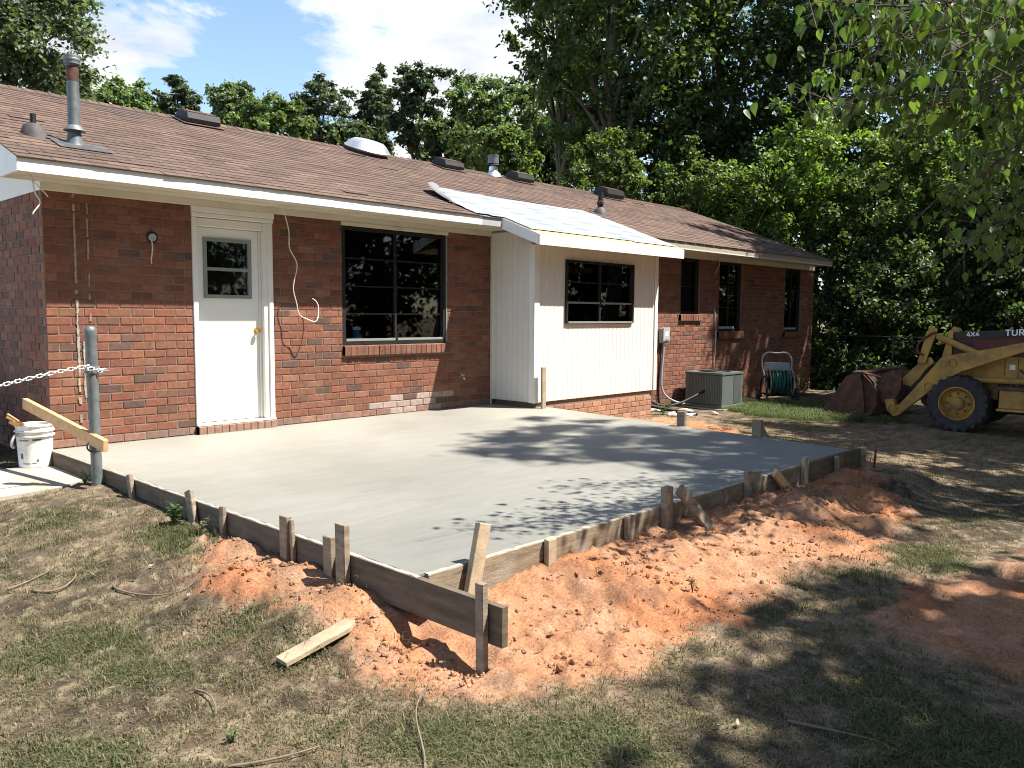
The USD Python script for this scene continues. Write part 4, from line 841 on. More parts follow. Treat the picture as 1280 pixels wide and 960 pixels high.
cand = CAM[:2]+dcam[:, None]*(fwd+np.tan(ang)[:, None]*rgt)
lw = np.c_[rgx.uniform(9.3, 13.6, 12000), rgx.uniform(-4.2, -.3, 12000)]; cand = np.vstack([cand, lw]); extra = np.r_[np.zeros(n_try, bool), np.ones(12000, bool)]
I_ = np.clip(np.searchsorted(GX, cand[:, 0])-1, 0, nI-1); J_ = np.clip(np.searchsorted(GY, cand[:, 1])-1, 0, nJ-1)
gv = green[I_, J_]; sv = sand[I_, J_]; lv = smooth01((ld[I_, J_]+0.12)/0.2)
ok = ~contains_xy(slab_poly.buffer(0.06), cand[:, 0], cand[:, 1]) & ~((cand[:, 1] > -0.05) & (cand[:, 0] > -0.1)) & ~(contains_xy(sbox(-6, -1.75, -.0, 0), cand[:, 0], cand[:, 1]) & drive[I_, J_])
zz_ = ground(cand[:, 0], cand[:, 1]); u = rgx.random(len(cand)); kind_ = rgx.random(len(cand))
for k in range(len(cand)):
    if not ok[k]: continue
    if sv[k] > 0.35 and u[k] > 0.003: continue
    g = gv[k]
    if extra[k]:
        if lv[k] < 0.3 or u[k] > 0.42: continue
        q = 4
    elif kind_[k] < 0.40+0.5*g:
        if u[k] > 0.10+0.9*g**1.1: continue
        q = rgx.integers(2) if g < 0.6 else (0 if rgx.random() < .9 else 5)
    else:
        if u[k] > 0.26+0.25*g: continue
        q = 2+rgx.integers(2)
    pos.append((cand[k, 0], cand[k, 1], zz_[k])); idxs.append(q); a = rgx.uniform(0, 3.14159); rots.append((math.cos(a), 0, 0, math.sin(a))); s_ = rgx.uniform(.65, 1.3); scs.append((s_, s_, s_*rgx.uniform(.7, 1.2)))
gi.CreatePositionsAttr(Vt.Vec3fArray.FromNumpy(np.array(pos, np.float32))); gi.CreateProtoIndicesAttr(Vt.IntArray.FromNumpy(np.array(idxs, np.int32)))
gi.CreateOrientationsAttr(Vt.QuathArray([Gf.Quath(float(r[0]), 0.0, 0.0, float(r[3])) for r in rots])); gi.CreateScalesAttr(Vt.Vec3fArray.FromNumpy(np.array(scs, np.float32)))

# ---- weeds, twigs, dead leaves, stones, the loose board
def weed(label, x, y, h, n, col, seed, spread=0.5, lw=0.35):
    rg_ = np.random.default_rng(seed); z = float(ground(x, y)); th = Thing('weed', label, 'weed', (x, y, z))
    st = []; V, F, T = [], [], []
    for k in range(n):
        a = rg_.uniform(0, 6.28); hh = h*rg_.uniform(.55, 1); tip = np.array([x+math.cos(a)*spread*hh*rg_.uniform(.3, 1), y+math.sin(a)*spread*hh*rg_.uniform(.3, 1), z+hh])
        st.append(tube(spline([(x, y, z-.01), (np.array([x, y, z])+tip)/2+(0, 0, .1*hh), tip], 6), [0.0025, .0022, .002, .0018, .0015, .001], 5))
        for q in range(7):
            f_ = rg_.uniform(.3, 1); c0 = np.array([x, y, z])*(1-f_)+tip*f_; b = rg_.uniform(0, 6.28); L = h*lw*rg_.uniform(.5, 1); d = np.array([math.cos(b), math.sin(b), rg_.uniform(-.2, .5)])*L; w = np.cross(d, (0, 0, 1.0)); w = w/np.linalg.norm(w)*L*.25
            o = len(V); V += [c0, c0+d*.5+w, c0+d, c0+d*.5-w]; F += [(o, o+1, o+2), (o, o+2, o+3)]; T += [np.array(col)*rg_.uniform(.7, 1.3)]*4
    th.part('stems', cat(st), M['leaf'], tint=np.array(col)*.9); th.part('leaves', (np.array(V), np.array(F)), M['leaf'], tint=np.array(T))
weed('leafy green weed against the left form by the leaning stake', -.16, -2.82, .17, 12, (.06, .10, .03), 1)
weed('tangled pale weed beside the narrow grey stake', -.16, -3.17, .12, 12, (.16, .14, .09), 2, 1.0)
weed('weeds round the foot of the steel post', -.17, -1.28, .11, 8, (.07, .11, .03), 3)
weed('lone green seedling standing in the sand bank', *gp(865, 752, -.27)[:2], .085, 4, (.05, .09, .03), 4, .35)
weed('grassy sprout in the near lawn', *gp(785, 940, -.28)[:2] if False else gp(290, 925, -.28)[:2], .06, 6, (.10, .14, .05), 5, .8)
weed('green weed at the edge of far lawn under the bucket', 10.9, -3.1, .2, 10, (.08, .13, .03), 6, .7)
weed('bright weed beside the loader bucket', 11.1, -3.4, .2, 9, (.10, .16, .04), 7, .8)
weed('broad leaved weed at the house end behind the hose reel', 14.6, -.5, .45, 14, (.07, .12, .04), 8, .8)
weed('low green plant by the pipes beside the bay', 8.75, -.75, .2, 9, (.09, .13, .05), 9, .7)
weed('leafy tuft left of the condenser unit', 9.35, -.45, .2, 8, (.05, .09, .03), 10, .8)
def twig(label, pts, r=0.006):
    P_ = [(x, y, float(ground(x, y))+h) for x, y, h in pts]
    n = max(8, len(P_)*5); single('twig', tube(spline(P_, n), np.linspace(r, r*.4, n), 6), M['twig'], label, 'twig', smooth=True)
w = lambda u, v: tuple(gp(u, v, -.27)[:2])
twig('curved twig lying in dark dirt left of the sand', [(*w(142, 745), .01), (*w(185, 757), .02), (*w(215, 757), .012), (*w(247, 742), .01)])
twig('pale root curling at the left edge of the lawn', [(*w(40, 747), .01), (*w(80, 747), .02), (*w(94, 737), .03), (*w(92, 728), .01)], .007)
twig('forked dead stick standing in the near lawn', [(*w(530, 960), .0), (*w(527, 930), .03), (*w(520, 905), .05), (*w(540, 875), .08)], .005)
twig('long thin twig at the bottom left of lawn', [(*w(285, 955), .01), (*w(340, 948), .015), (*w(400, 932), .02)], .006)
twig('straw twig across the left lawn', [(*w(10, 745), .01), (*w(40, 735), .01), (*w(70, 720), .01)], .005)
twig('long bare stick in the shaded foreground', [(*w(985, 902), .01), (*w(1030, 915), .02), (*w(1095, 925), .012)], .006)
twig('curving stick in the far right shade', [(*w(1205, 625), .01), (*w(1245, 632), .06), (*w(1280, 622), .03)], .012)
twig('thick pale stick on the shaded dirt right of the slab', [(*w(1135, 628), .02), (*w(1160, 638), .02), (*w(1190, 643), .01)], .018)
twig('second bent twig in the near dirt', [(*w(245, 862), .01), (*w(262, 872), .02), (*w(270, 890), .01)], .005)
rl = np.random.default_rng(44)
for k, (u_, v_, lab) in enumerate([(935, 877, 'pale dead leaf in the shade, farthest right of the near three'), (898, 911, 'dead leaf lying nearest the bottom in shade'), (922, 908, 'tiny dead leaf just right of another pale leaf'), (980, 850, 'pale dead leaf high in the shaded lawn'), (925, 848, 'dead leaf beside the edge of the shaded grass'), (190, 731, 'white dead leaf left of the sand'), (118, 733, 'small white leaf on the dirt beside the pale root'), (168, 742, 'pale chip just below the white dead leaf'), (237, 772, 'dry leaf near the dark twig end')]):
    x_, y_ = w(u_, v_); z_ = float(ground(x_, y_)); a = rl.uniform(0, 3); L, W_ = rl.uniform(.03, .045), rl.uniform(.012, .018)
    d = np.array([math.cos(a), math.sin(a), 0])*L/2; s_ = np.array([-math.sin(a), math.cos(a), 0])*W_/2; c0 = np.array([x_, y_, z_+.018])
    V = np.array([c0-d, c0-d*.3+s_+(0, 0, .008), c0+d*.5+s_*.8+(0, 0, .006), c0+d+(0, 0, .01), c0+d*.5-s_*.8, c0-d*.3-s_, c0+(0, 0, -.004)])
    V = np.vstack([V, V-(0, 0, .0012)]); F = [(6, i, (i+1) % 6) for i in range(6)]+[(13, 7+(i+1) % 6, 7+i) for i in range(6)]
    single('dead_leaf', (V, np.array(F)), M['deadleaf'], lab, 'leaf')
p0, p1 = w(352, 838), w(443, 808)
def board_loose():
    a = np.array([*p0, float(ground(*p0))+.03]); b = np.array([*p1, float(ground(*p1))+.035]); d = (b-a)/np.linalg.norm(b-a); s_ = np.cross((0, 0, 1.0), d); n_ = np.cross(d, s_)
    L = np.linalg.norm(b-a); o = [(0, -.045), (L*.86, -.048), (L*1.0, -.01), (L*.95, .046), (0, .045)]
    V = np.array([a+d*x_+s_*y_+n_*h for h in (-.010, .010) for x_, y_ in o]); return trimesh.convex.convex_hull(V)
single('loose_board', board_loose(), M['wood_pale'], 'pale pointed board lying loose on the orange sand', 'board')
for k, (x_, y_, r_, lab) in enumerate([(8.72, -.95, (.10, .07, .05), 'flat stone in front of the bay corner'), (9.0, -1.05, (.12, .08, .04), 'pale slab of rubble near the square stake'), (9.35, -.8, (.14, .10, .05), 'grey stone between the pipes and condenser unit'), (9.1, -.35, (.10, .10, .05), 'stone under the conduit at the wall'), (9.6, -1.2, (.08, .06, .04), 'small pale stone in front of the condenser pad')]):
    single('stone', rock((x_, y_, float(ground(x_, y_))+r_[2]*.4), r_, rl, 2), M['stone'], lab, 'stone', smooth=40)
# ------------------------------------------------------------------ steel post, chain, beam, pail
PX, PYY = -0.095, -1.33
pz = -0.13
post = Thing('steel_post', 'grey galvanised steel post at the corner of the slab form', 'post', (PX, PYY, pz))
post.part('pipe', tube([(PX, PYY, pz-.1), (PX-.012, PYY, 0.985)], 0.040, 20), M['galv'], smooth=40)
post.part('cap', lathe([(0.0, 1.125), (0.030, 1.122), (0.044, 1.105), (0.046, 1.085), (0.046, 1.045), (0.043, 1.035), (0.0415, 0.985), (0.040, 0.97)], (PX-.012, PYY, 0), 20), M['galv'], smooth=40)
post.part('collar', lathe([(0.0415, 0.815), (0.048, 0.812), (0.049, 0.765), (0.0415, 0.760)], (PX-.010, PYY, 0), 20), M['galv'])
post.part('clamp', lathe([(0.0415, 0.20), (0.047, 0.197), (0.047, 0.165), (0.0415, 0.162)], (PX-.003, PYY, 0), 20), M['galv'])
post.part('clamp_lug', chamfer_box(PX+.045, PX+.085, PYY-.012, PYY+.012, 0.150, 0.21, .003), M['galv'])
post.part('bolt', tube([(PX+.02, PYY-.055, .782), (PX+.09, PYY-.055, .782)], .007, 8), M['galv'])
def link(c, d, nrm, L=0.046, W=0.024, r=0.0042):
    d = d/np.linalg.norm(d); n_ = nrm-d*(nrm@d); n_ /= np.linalg.norm(n_); s_ = np.cross(n_, d); a = np.linspace(0, 2*np.pi, 15)[:-1]; h = (L-W)/2
    P_ = np.array([c+d*(h*np.sign(math.cos(t))*1.0+math.cos(t)*W/2)+s_*math.sin(t)*W/2 for t in a]); k = 6; V, F = [], []
    for i in range(len(P_)):
        t = P_[(i+1) % len(P_)]-P_[i-1]; t /= np.linalg.norm(t); o = np.cross(t, n_)
        V += [P_[i]+r*(math.cos(q)*o+math.sin(q)*n_) for q in np.arange(k)/k*2*np.pi]
        for q in range(k):
            i2 = (i+1) % len(P_); F += [(i*k+q, i*k+(q+1) % k, i2*k+(q+1) % k), (i*k+q, i2*k+(q+1) % k, i2*k+q)]
    return np.array(V), np.array(F)
c0 = survey(114, 457, 1, PYY-.03); c1 = survey(60, 467.5, 1, PYY-.03); c2 = survey(0, 482, 1, PYY-.03)
cp = spline([c0, c1, c2, c2+(c2-c1)*1.0+(0, 0, .004), c2+(c2-c1)*2.2+(0, 0, .03), (-3.0, PYY-.02, .86)], 400)
chain = Thing('chain', 'shiny steel chain stretched left from the post collar', 'chain', c0)
acc = np.r_[0, np.cumsum(np.linalg.norm(np.diff(cp, axis=0), axis=1))]; s_, k = 0.0, 0
while s_ < acc[-1]-.05:
    i = np.searchsorted(acc, s_); i = min(max(i, 1), len(cp)-2); d = cp[i+1]-cp[i-1]
    chain.part('link', link(cp[i], d, np.array([0, .5, 1.0]) if k % 2 else np.array([0, 1.0, -.5])), M['chrome'], smooth=True); s_ += .0365; k += 1
wrap = [link(np.array([PX-.01+.053*math.cos(a), PYY+.053*math.sin(a), .79+.012*math.sin(a*2)]), np.array([-math.sin(a), math.cos(a), 0.1]), np.array([math.cos(a), math.sin(a), .6*(-1)**q])) for q, a in enumerate(np.linspace(0, 2*np.pi, 10)[:-1])]
for v in wrap: chain.part('link', v, M['chrome'], smooth=True)
for q in range(2): chain.part('link', link(np.array([PX+.06, PYY-.03, .785-.0*q]), np.array([1.0, 0, .2]), np.array([0, 1.0, q])), M['chrome'], smooth=True)
post2 = Thing('steel_post', 'second grey steel post at the far end of the chain', 'post', (-3.02, PYY, -.2)); post2.part('pipe', tube([(-3.05, PYY, -.3), (-3.05, PYY, 1.0)], .04, 16), M['galv'], smooth=40)
bl, br = survey(31, 504, 1, -0.10), survey(132, 557.5, 1, -1.55)
single('lumber_beam', beam(bl, br, 0.040, 0.092, 0.003, up=(0, 0, 1)), M['wood_new'], 'fresh orange two by four sloping down across the steel post', 'beam')
post.part('hook', tube(spline([survey(111, 553, 1, PYY-.03), survey(110, 562, 1, PYY-.03), survey(114, 564.5, 1, PYY-.02), survey(119, 561, 1, PYY-.0)], 10), .006, 6), M['darkmetal'])
pc = survey(45, 582, 2, -0.121); pc = np.array([pc[0], pc[1], -0.121])
pail = Thing('plastic_pail', 'dirty white plastic pail on the driveway by the house corner', 'pail', pc)
pail.part('body', lathe([(0.0, 0.004), (0.125, 0.0), (0.130, 0.006), (0.144, 0.30), (0.146, 0.365), (0.140, 0.365), (0.138, 0.30), (0.124, 0.012), (0.0, 0.012)], pc, 36), M['pail'], smooth=40)
for z_ in (0.275, 0.318): pail.part('rib', lathe([(0.145, z_-.008), (0.158, z_-.004), (0.158, z_+.004), (0.146, z_+.008)], pc, 36), M['pail'], smooth=30)
pail.part('rim', lathe([(0.139, .356), (0.152, .356), (0.156, .366), (0.152, .376), (0.141, .376), (0.139, .366)], pc, 36), M['pail'], smooth=30)
pail.part('handle', tube(spline([pc+(-.15, -.05, .30), pc+(-.19, -.10, .28), pc+(-.21, -.10, .22), pc+(-.19, -.09, .19)], 14), .012, 8), M['pvc'], smooth=True)
def band(a0, a1, z0, z1, r=0.0008):
    A = np.linspace(a0, a1, 10); rr = lambda z: 0.130+(z-.006)/.294*.014+r
    V = np.array([pc+(rr(z)*math.cos(a), rr(z)*math.sin(a), z) for z in (z0, z1) for a in A]); return V, np.array([f for i in range(9) for f in ((i, i+1, i+11), (i, i+11, i+10))])
va = math.atan2(CAM[1]-pc[1], CAM[0]-pc[0])
for a0, a1, z0, z1 in ((va-.95, va-.35, .237, .247), (va-.15, va+.35, .240, .254), (va-.8, va-.3, .035, .043), (va-.2, va+.1, .04, .047), (va-.95, va-.75, .08, .13), (va+.05, va+.2, .055, .075)): pail.part('print', band(a0, a1, z0, z1), M['print'])
sp = pc+np.array([0, 0, .33])
single('splintered_board', cat(beam(sp+(.07, .03, -.10), survey(14, 527, 1, pc[1]-.08), .055, .018, .003, up=(0, .3, 1)), beam(survey(24, 529.5, 1, pc[1]-.09), survey(8, 521, 1, pc[1]-.09), .03, .014, .003, up=(0, .3, 1)), beam(survey(30, 531, 1, pc[1]-.10), survey(9, 517.5, 1, pc[1]-.10), .022, .012, .002, up=(0, .3, 1))), M['wood_new'], 'splintered scrap of orange board sticking out of the pail', 'scrap wood')
bag = trimesh.creation.icosphere(subdivisions=4, radius=1.0); v_ = bag.vertices; v_ = v_*(1+.35*(meshkit.fbm(v_*1.8+4, 4, 5)[:, None]-.5)+.10*(meshkit.fbm(v_*6, 3, 6)[:, None]-.5)); bag.vertices = v_*(.42, .5, .46)+(-.62, 1.35, .22)
single('refuse_sack', bag, M['black'], 'black sack slumped in the shade by the gable wall', 'sack', smooth=True)

# ------------------------------------------------------------------ things fixed to the wall
def cable(name, label, pts, r, mtl=None, n=40): single(name, tube(spline(pts, n), r, 8), mtl or M['cable'], label, 'cable', smooth=True)
cable('hanging_cable', 'pale loose cable hanging from the soffit between door and picture window', [survey(352, 257, 1, -.28), survey(357, 272, 1, -.24), survey(361.5, 296, 1, -.2), survey(362, 310, 1, -.18), survey(371, 329, 1, -.16), survey(368, 350, 1, -.15), survey(367, 364, 1, -.15), survey(371, 380, 1, -.15), survey(375, 394, 1, -.16), survey(384, 399, 1, -.17), survey(394, 402, 1, -.2), survey(398, 392, 1, -.17), survey(396, 378, 1, -.13), survey(390, 373, 1, -.1)], .0055, n=80)
cable('eave_wire', 'pale bent wire hanging from the soffit at the house corner', [survey(37, 217, 1, -.42), survey(41, 228, 1, -.42), survey(45, 243, 1, -.41), survey(50, 252, 1, -.4), survey(47, 259, 1, -.4), survey(41, 268, 1, -.4)], .006)
cable('eave_wire', 'shorter stub of wire beside the bent one at house corner', [survey(39, 219, 1, -.40), survey(47, 232, 1, -.36), survey(54, 239, 1, -.33), survey(60, 246, 1, -.30)], .005)
lm = Thing('wall_light_base', 'bare round light fitting on brick left of door with wire dangling', 'light fitting', (0.936, 0, 1.957))
lm.part('base_plate', lathe([(0.0, -.002), (0.052, 0.0), (0.056, 0.012), (0.05, 0.02), (0.02, 0.022), (0.0, 0.022)], (.945, -.008, 1.955), 20, (0, -1, 0)), M['darkmetal'], smooth=40)
lm.part('socket', lathe([(0.034, .0), (0.036, .02), (0.028, .03), (0.018, .024), (0.0, .024)], (.938, -.028, 1.952), 16, (0, -1, 0)), M['pvc'], smooth=40)
lm.part('wire', tube(spline([(.925, -.05, 1.925), (.928, -.06, 1.88), (.925, -.055, 1.80), (.918, -.05, 1.74), (.921, -.05, 1.70)], 20), .006, 6), M['cable'], smooth=True)
tp = Thing('outdoor_tap', 'small grey outdoor tap low on brick left of the bay', 'tap', (4.99, 0, .41))
tp.part('spout', tube(spline([(4.99, .0, .41), (4.99, -.05, .41), (4.985, -.085, .40), (4.985, -.10, .37)], 12), .012, 8), M['alu'], smooth=True)
tp.part('valve_handle', lathe([(0.0, .0), (0.034, .0), (0.036, .005), (0.03, .01), (0.0, .01)], (4.985, -.06, .435), 12, (0, -.5, 1)), M['alu'])
def streak(label, x, z0, z1, w_, seed, brk=0.25):
    r_ = np.random.default_rng(seed); V, F = [], []; z = z0; ms = []
    while z < z1:
        L = r_.uniform(.02, .07); ww = w_*r_.uniform(.5, 1.2)
        if r_.random() > brk: ms.append(trimesh.convex.convex_hull(np.array([(x+r_.normal(0, .003)+s*ww/2, y, z+e) for s in (-1, 1) for y in (-.0135-.004*r_.random(), 0.002) for e in (0, L*1.1)])))
        z += L
    th = Thing('mortar_streak', label, 'mortar streak', (x, 0, z0))
    for q_ in ms: th.part('mortar_lump', q_, M['streak'])
streak('long ragged vertical streak of old mortar behind the steel post', .25, .22, 2.29, .019, 3, .12)
streak('fainter broken streak of old mortar right of the long one', .362, 1.15, 2.24, .012, 4, .45)
streak('short crusty streak of mortar low beside the long one', .297, .45, .95, .015, 5, .3)
db = Thing('disconnect_box', 'grey electrical box on the brick right of the bay', 'electrical box', (9.80, 0, .9))
db.part('body', chamfer_box(9.715, 9.905, -.095, -.008, .76, 1.02, .008), M['pvc']); db.part('cover', chamfer_box(9.705, 9.915, -.112, -.0955, .79, 1.03, .006), M['pvc']); db.part('label_plate', bx(9.77, 9.85, -.1145, -.1125, .88, .96), M['lettering']); db.part('breather', bx(9.75, 9.87, -.1135, -.1121, .805, .82), M['darkmetal'])
db.part('conduit', tube(spline([(9.81, -.045, .77), (9.80, -.045, .45), (9.77, -.045, .1), (9.80, -.07, -.1), (9.93, -.16, -.24), (10.3, -.3, -.33)], 36), .018, 10), M['pvc'], smooth=True)
db.part('dark_conduit', tube(spline([(9.75, -.03, .77), (9.74, -.03, .3), (9.72, -.03, -.1), (9.74, -.05, -.36)], 20), .014, 8), M['darkmetal'], smooth=True)
cable('wall_conduit', 'thin pipe running down the brick from eave to condenser unit', [(11.60, -.04, 2.30), (11.58, -.10, 2.22), (11.59, -.035, 2.1), (11.60, -.03, 1.2), (11.60, -.03, .35), (11.58, -.05, .1)], .012, M['tan'])
cable('drain_pipe', 'black pipe lying on the rubble beside the bay corner', [(8.50, -.35, -.16), (8.75, -.62, -.24), (9.02, -.98, -.31), (9.15, -1.15, -.34)], .028, M['darkmetal'])
cable('refrigerant_line', 'black insulated line from the wall to the condenser unit', [(9.35, -.06, -.20), (9.5, -.25, -.30), (9.9, -.40, -.26), (10.2, -.5, -.15), (10.40, -.55, -.08)], .022, M['darkmetal'])

# ------------------------------------------------------------------ condenser unit
ax0, ax1, ay0, ay1, az0, az1 = 10.37, 11.10, -.90, -.17, -.375, .245
single('equipment_pad', chamfer_box(ax0-.07, ax1+.09, ay0-.10, ay1+.1, -.50, -.377, .01), M['concrete_old'], 'small concrete pad under the condenser unit', 'pad')
ac = Thing('condenser_unit', 'grey green air conditioner condenser against the brick wall', 'air conditioner', ((ax0+ax1)/2, (ay0+ay1)/2, az0))
ac.part('base_pan', chamfer_box(ax0-.008, ax1+.008, ay0-.008, ay1+.008, az0, az0+.05, .006), M['acgreen'])
ac.part('core', bx(ax0+.03, ax1-.03, ay0+.03, ay1-.03, az0+.05, az1-.03), M['black'])
for (cx, cy) in ((ax0, ay0), (ax1, ay0), (ax0, ay1), (ax1, ay1)):
    sx, sy = (1 if cx == ax0 else -1), (1 if cy == ay0 else -1)
    ac.part('corner_post', cat(bx(cx, cx+sx*.05, cy, cy+sy*.012, az0+.05, az1-.035), bx(cx, cx+sx*.012, cy+sy*.012, cy+sy*.05, az0+.05, az1-.035)), M['acgreen'])
ac.part('service_panel', chamfer_box(ax0+.052, ax0+.40, ay0+.001, ay0+.02, az0+.052, az1-.037, .004), M['acgreen'])
x_ = ax0+.415
while x_ < ax1-.06: ac.part('louver', bx(x_, x_+.022, ay0+.001, ay0+.016, az0+.06, az1-.045), M['acgreen']); x_ += .034
y_ = ay0+.058
while y_ < ay1-.06: ac.part('louver', bx(ax0+.001, ax0+.016, y_, y_+.026, az0+.06, az1-.045), M['acgreen']); y_ += .032
topP = sbox(ax0-.01, ay0-.01, ax1+.01, ay1+.01).difference(Point((ax0+ax1)/2, (ay0+ay1)/2).buffer(.29))
ac.part('top_cover', extrude_xy(topP, az1-.034, az1), M['acgreen'])
acx, acy = (ax0+ax1)/2, (ay0+ay1)/2
for r_ in (.08, .14, .20, .26): ac.part('grille_ring', lathe([(r_-.004, az1+.012), (r_, az1+.017), (r_+.004, az1+.012), (r_, az1+.007), (r_-.004, az1+.012)], (acx, acy, 0), 28), M['darkmetal'])
for a in np.arange(6)*math.pi/6: ac.part('grille_bar', tube([(acx+.30*math.cos(a), acy+.30*math.sin(a), az1+.006), (acx, acy, az1+.022), (acx-.30*math.cos(a), acy-.30*math.sin(a), az1+.006)], .004, 5), M['darkmetal'])
ac.part('fan_hub', lathe([(0.0, az1-.08), (.10, az1-.08), (.10, az1-.02), (0, az1-.015)], (acx, acy, 0), 16), M['darkmetal'])

# ------------------------------------------------------------------ hose reel cart
hx, hy, hz = 12.95, -.72, float(ground(12.95, -.72)); hp = np.array([hx, hy, hz])
hr = Thing('hose_reel_cart', 'dark wheeled hose reel cart with grey push handle by the house corner', 'hose reel', hp)
e1 = np.array([.80, -.60, 0]); e2 = np.array([-.60, -.80, 0])    # axle direction, forward
e1, e2 = np.array([.62, -.785, 0]), np.array([-.785, -.62, 0])
H = lambda a, b, c_: hp+e1*a+e2*b+np.array([0, 0, c_])
for s_ in (-1, 1):
    hr.part('side_frame', tube(spline([H(.30*s_, -.2, .06), H(.30*s_, -.15, .42), H(.28*s_, .10, .46), H(.29*s_, .28, .3), H(.30*s_, .30, .05)], 20), .017, 8), M['darkmetal'], smooth=True)
    w_ = hr.part('wheel', lathe([(0.05, -.025), (.115, -.028), (.125, 0), (.115, .028), (.05, .025)], H(.36*s_, -.2, .125), 22, e1), M['rubber'], smooth=40)
    hr.part('hub', lathe([(0.0, -.030), (.045, -.029), (.048, .029), (0, .030)], H(.36*s_, -.2, .125), 14, e1), M['pvc'], parent=w_)
    fl_ = hr.part('drum_flange', lathe([(.27, -.008), (.285, 0), (.27, .008), (.245, .006), (.245, -.006), (.27, -.008)], H(.22*s_, .02, .36), 28, e1), M['pvc'], smooth=40)
    for a in np.arange(4)*math.pi/4:
        d = e2*math.cos(a)+np.array([0, 0, math.sin(a)]); hr.part('spoke', tube([H(.22*s_, .02, .36)-d*.25, H(.22*s_, .02, .36)+d*.25], .008, 5), M['darkmetal'], parent=fl_)
hr.part('drum', lathe([(.12, -.21), (.12, .21)], H(0, .02, .36), 20, e1), M['darkmetal'])
hr.part('push_handle', tube(spline([H(-.27, -.16, .40), H(-.28, -.24, .62), H(-.27, -.30, .86), H(-.22, -.315, .92), H(0, -.32, .93), H(.22, -.315, .92), H(.27, -.30, .86), H(.28, -.24, .62), H(.27, -.16, .30), H(.28, -.16, .12)], 60), .017, 8), M['pvc'], smooth=True)
hr.part('handle_panel', beam(H(-.25, -.262, .66), H(.25, -.262, .66), .012, .17, .002, up=(0, 0, 1)), M['pvc'])
hr.part('front_bar', tube([H(-.31, .30, .06), H(.31, .30, .06)], .017, 8), M['darkmetal']); hr.part('axle', tube([H(-.36, -.2, .125), H(.36, -.2, .125)], .014, 8), M['darkmetal'])
hr.part('tray', beam(H(-.28, .05, .12), H(.28, .05, .12), .36, .02, .004, up=(0, 0, 1)), M['darkmetal'])
hc = Thing('garden_hose', 'green garden hose coiled on the reel cart', 'hose', H(0, .02, .36))
rh = np.random.default_rng(3)
for L_, (rad, n_) in enumerate([(.15, 7), (.185, 7), (.22, 6), (.245, 5)]):
    P_ = []
    for t in np.linspace(0, n_*2*math.pi, n_*18):
        a_ = -.17+.34*(t/(n_*2*math.pi)); a_ = a_ if L_ % 2 else -a_; r_ = rad+.006*math.sin(t*.7+L_)
        P_.append(H(a_, .02, .36)+e2*r_*math.cos(t)+np.array([0, 0, r_*math.sin(t)]))
    hc.part('coil', tube(P_, .013, 6), M['hose'], smooth=True)

# ------------------------------------------------------------------ backhoe loader
LX = 11.62; GZL = -.55
ld_ = Thing('backhoe_loader', 'worn yellow backhoe loader with rusty bucket parked in the shade', 'loader', (12.4, -4.6, GZL))
def lp(n, m_, mt, **k): return ld_.part(n, m_, M[mt], **k)
bside = [(-2.20, -.43), (-2.24, -.33), (-2.50, .08), (-2.60, .24), (-2.72, .285), (-2.86, .285), (-3.00, .16), (-3.10, -.02), (-3.10, -.22), (-3.02, -.38), (-2.90, -.445)]
bk = None
shell = [(-2.20, -.43), (-2.90, -.445), (-3.02, -.38), (-3.10, -.22), (-3.10, -.02), (-3.00, .16), (-2.86, .285)]
outp = Polygon(shell+[(y+.03, z+.025) for y, z in shell[::-1][:-1]]).buffer(0)
bucket = lp('bucket', extrude_yz(outp, 11.50, 13.60), 'rust', label='rusty loader bucket resting on the grass')
bcut = [(-2.20, -.43), (-2.24, -.33), (-2.50, .08), (-2.60, .24), (-2.72, .285), (-2.83, .285), (-2.875, .10), (-2.92, -.20), (-2.91, -.44)]
for s_ in (11.475, 13.60): lp('side_cutter', extrude_yz(Polygon(bcut), s_, s_+.025), 'rust', parent=bucket)
for s_ in (11.57, 13.505): lp('side_plate', extrude_yz(Polygon(bside).buffer(-.012), s_, s_+.02), 'rust', parent=bucket)
lp('cutting_edge', bx(11.47, 13.63, -2.24, -2.12, -.462, -.432), 'rust', parent=bucket)
lp('top_lip', chamfer_box(11.50, 13.60, -2.88, -2.70, .288, .33, .006), 'rust', parent=bucket)
lp('step_plate', beam((11.62, -2.84, .30), (11.62, -3.10, .245), .10, .02, .003, up=(0, 0, 1)), 'rust', parent=bucket)
for xx_ in (11.70, 12.05, 12.95, 13.30): lp('bucket_ear', extrude_yz(Polygon([(-3.05, .14), (-3.15, .31), (-3.28, .37), (-3.42, .31), (-3.41, .06), (-3.32, -.14), (-3.11, -.2)]), xx_, xx_+.03), 'rust', parent=bucket)
arm = [(-3.19, -.12), (-3.24, -.30), (-3.34, -.385), (-3.42, -.36), (-3.63, -.16), (-3.92, .10), (-4.16, .30), (-4.33, .405), (-4.75, .58), (-5.20, .755), (-6.3, 1.12), (-6.3, 1.27), (-5.20, .89), (-4.70, .765), (-4.22, .665), (-4.02, .60), (-3.62, .055), (-3.42, -.19), (-3.36, -.21), (-3.33, -.10)]
for xx_ in (LX, 13.36):
    a_ = lp('lift_arm', extrude_yz(Polygon(arm).buffer(-.006).buffer(.006), xx_, xx_+.13), 'cat_yellow')
    for (yy_, zz2) in ((-3.33, -.26), (-3.86, .14), (-4.2, .53)): lp('pin_boss', lathe([(0.0, -.012), (.055, -.010), (.060, 0), (.060, .02)], (xx_, yy_, zz2), 16, (-1, 0, 0)), 'cat_yellow', parent=a_)
lp('arm_cross_tube', tube([(LX+.13, -3.66, -.03), (13.36, -3.66, -.03)], .07, 12), 'cat_yellow')
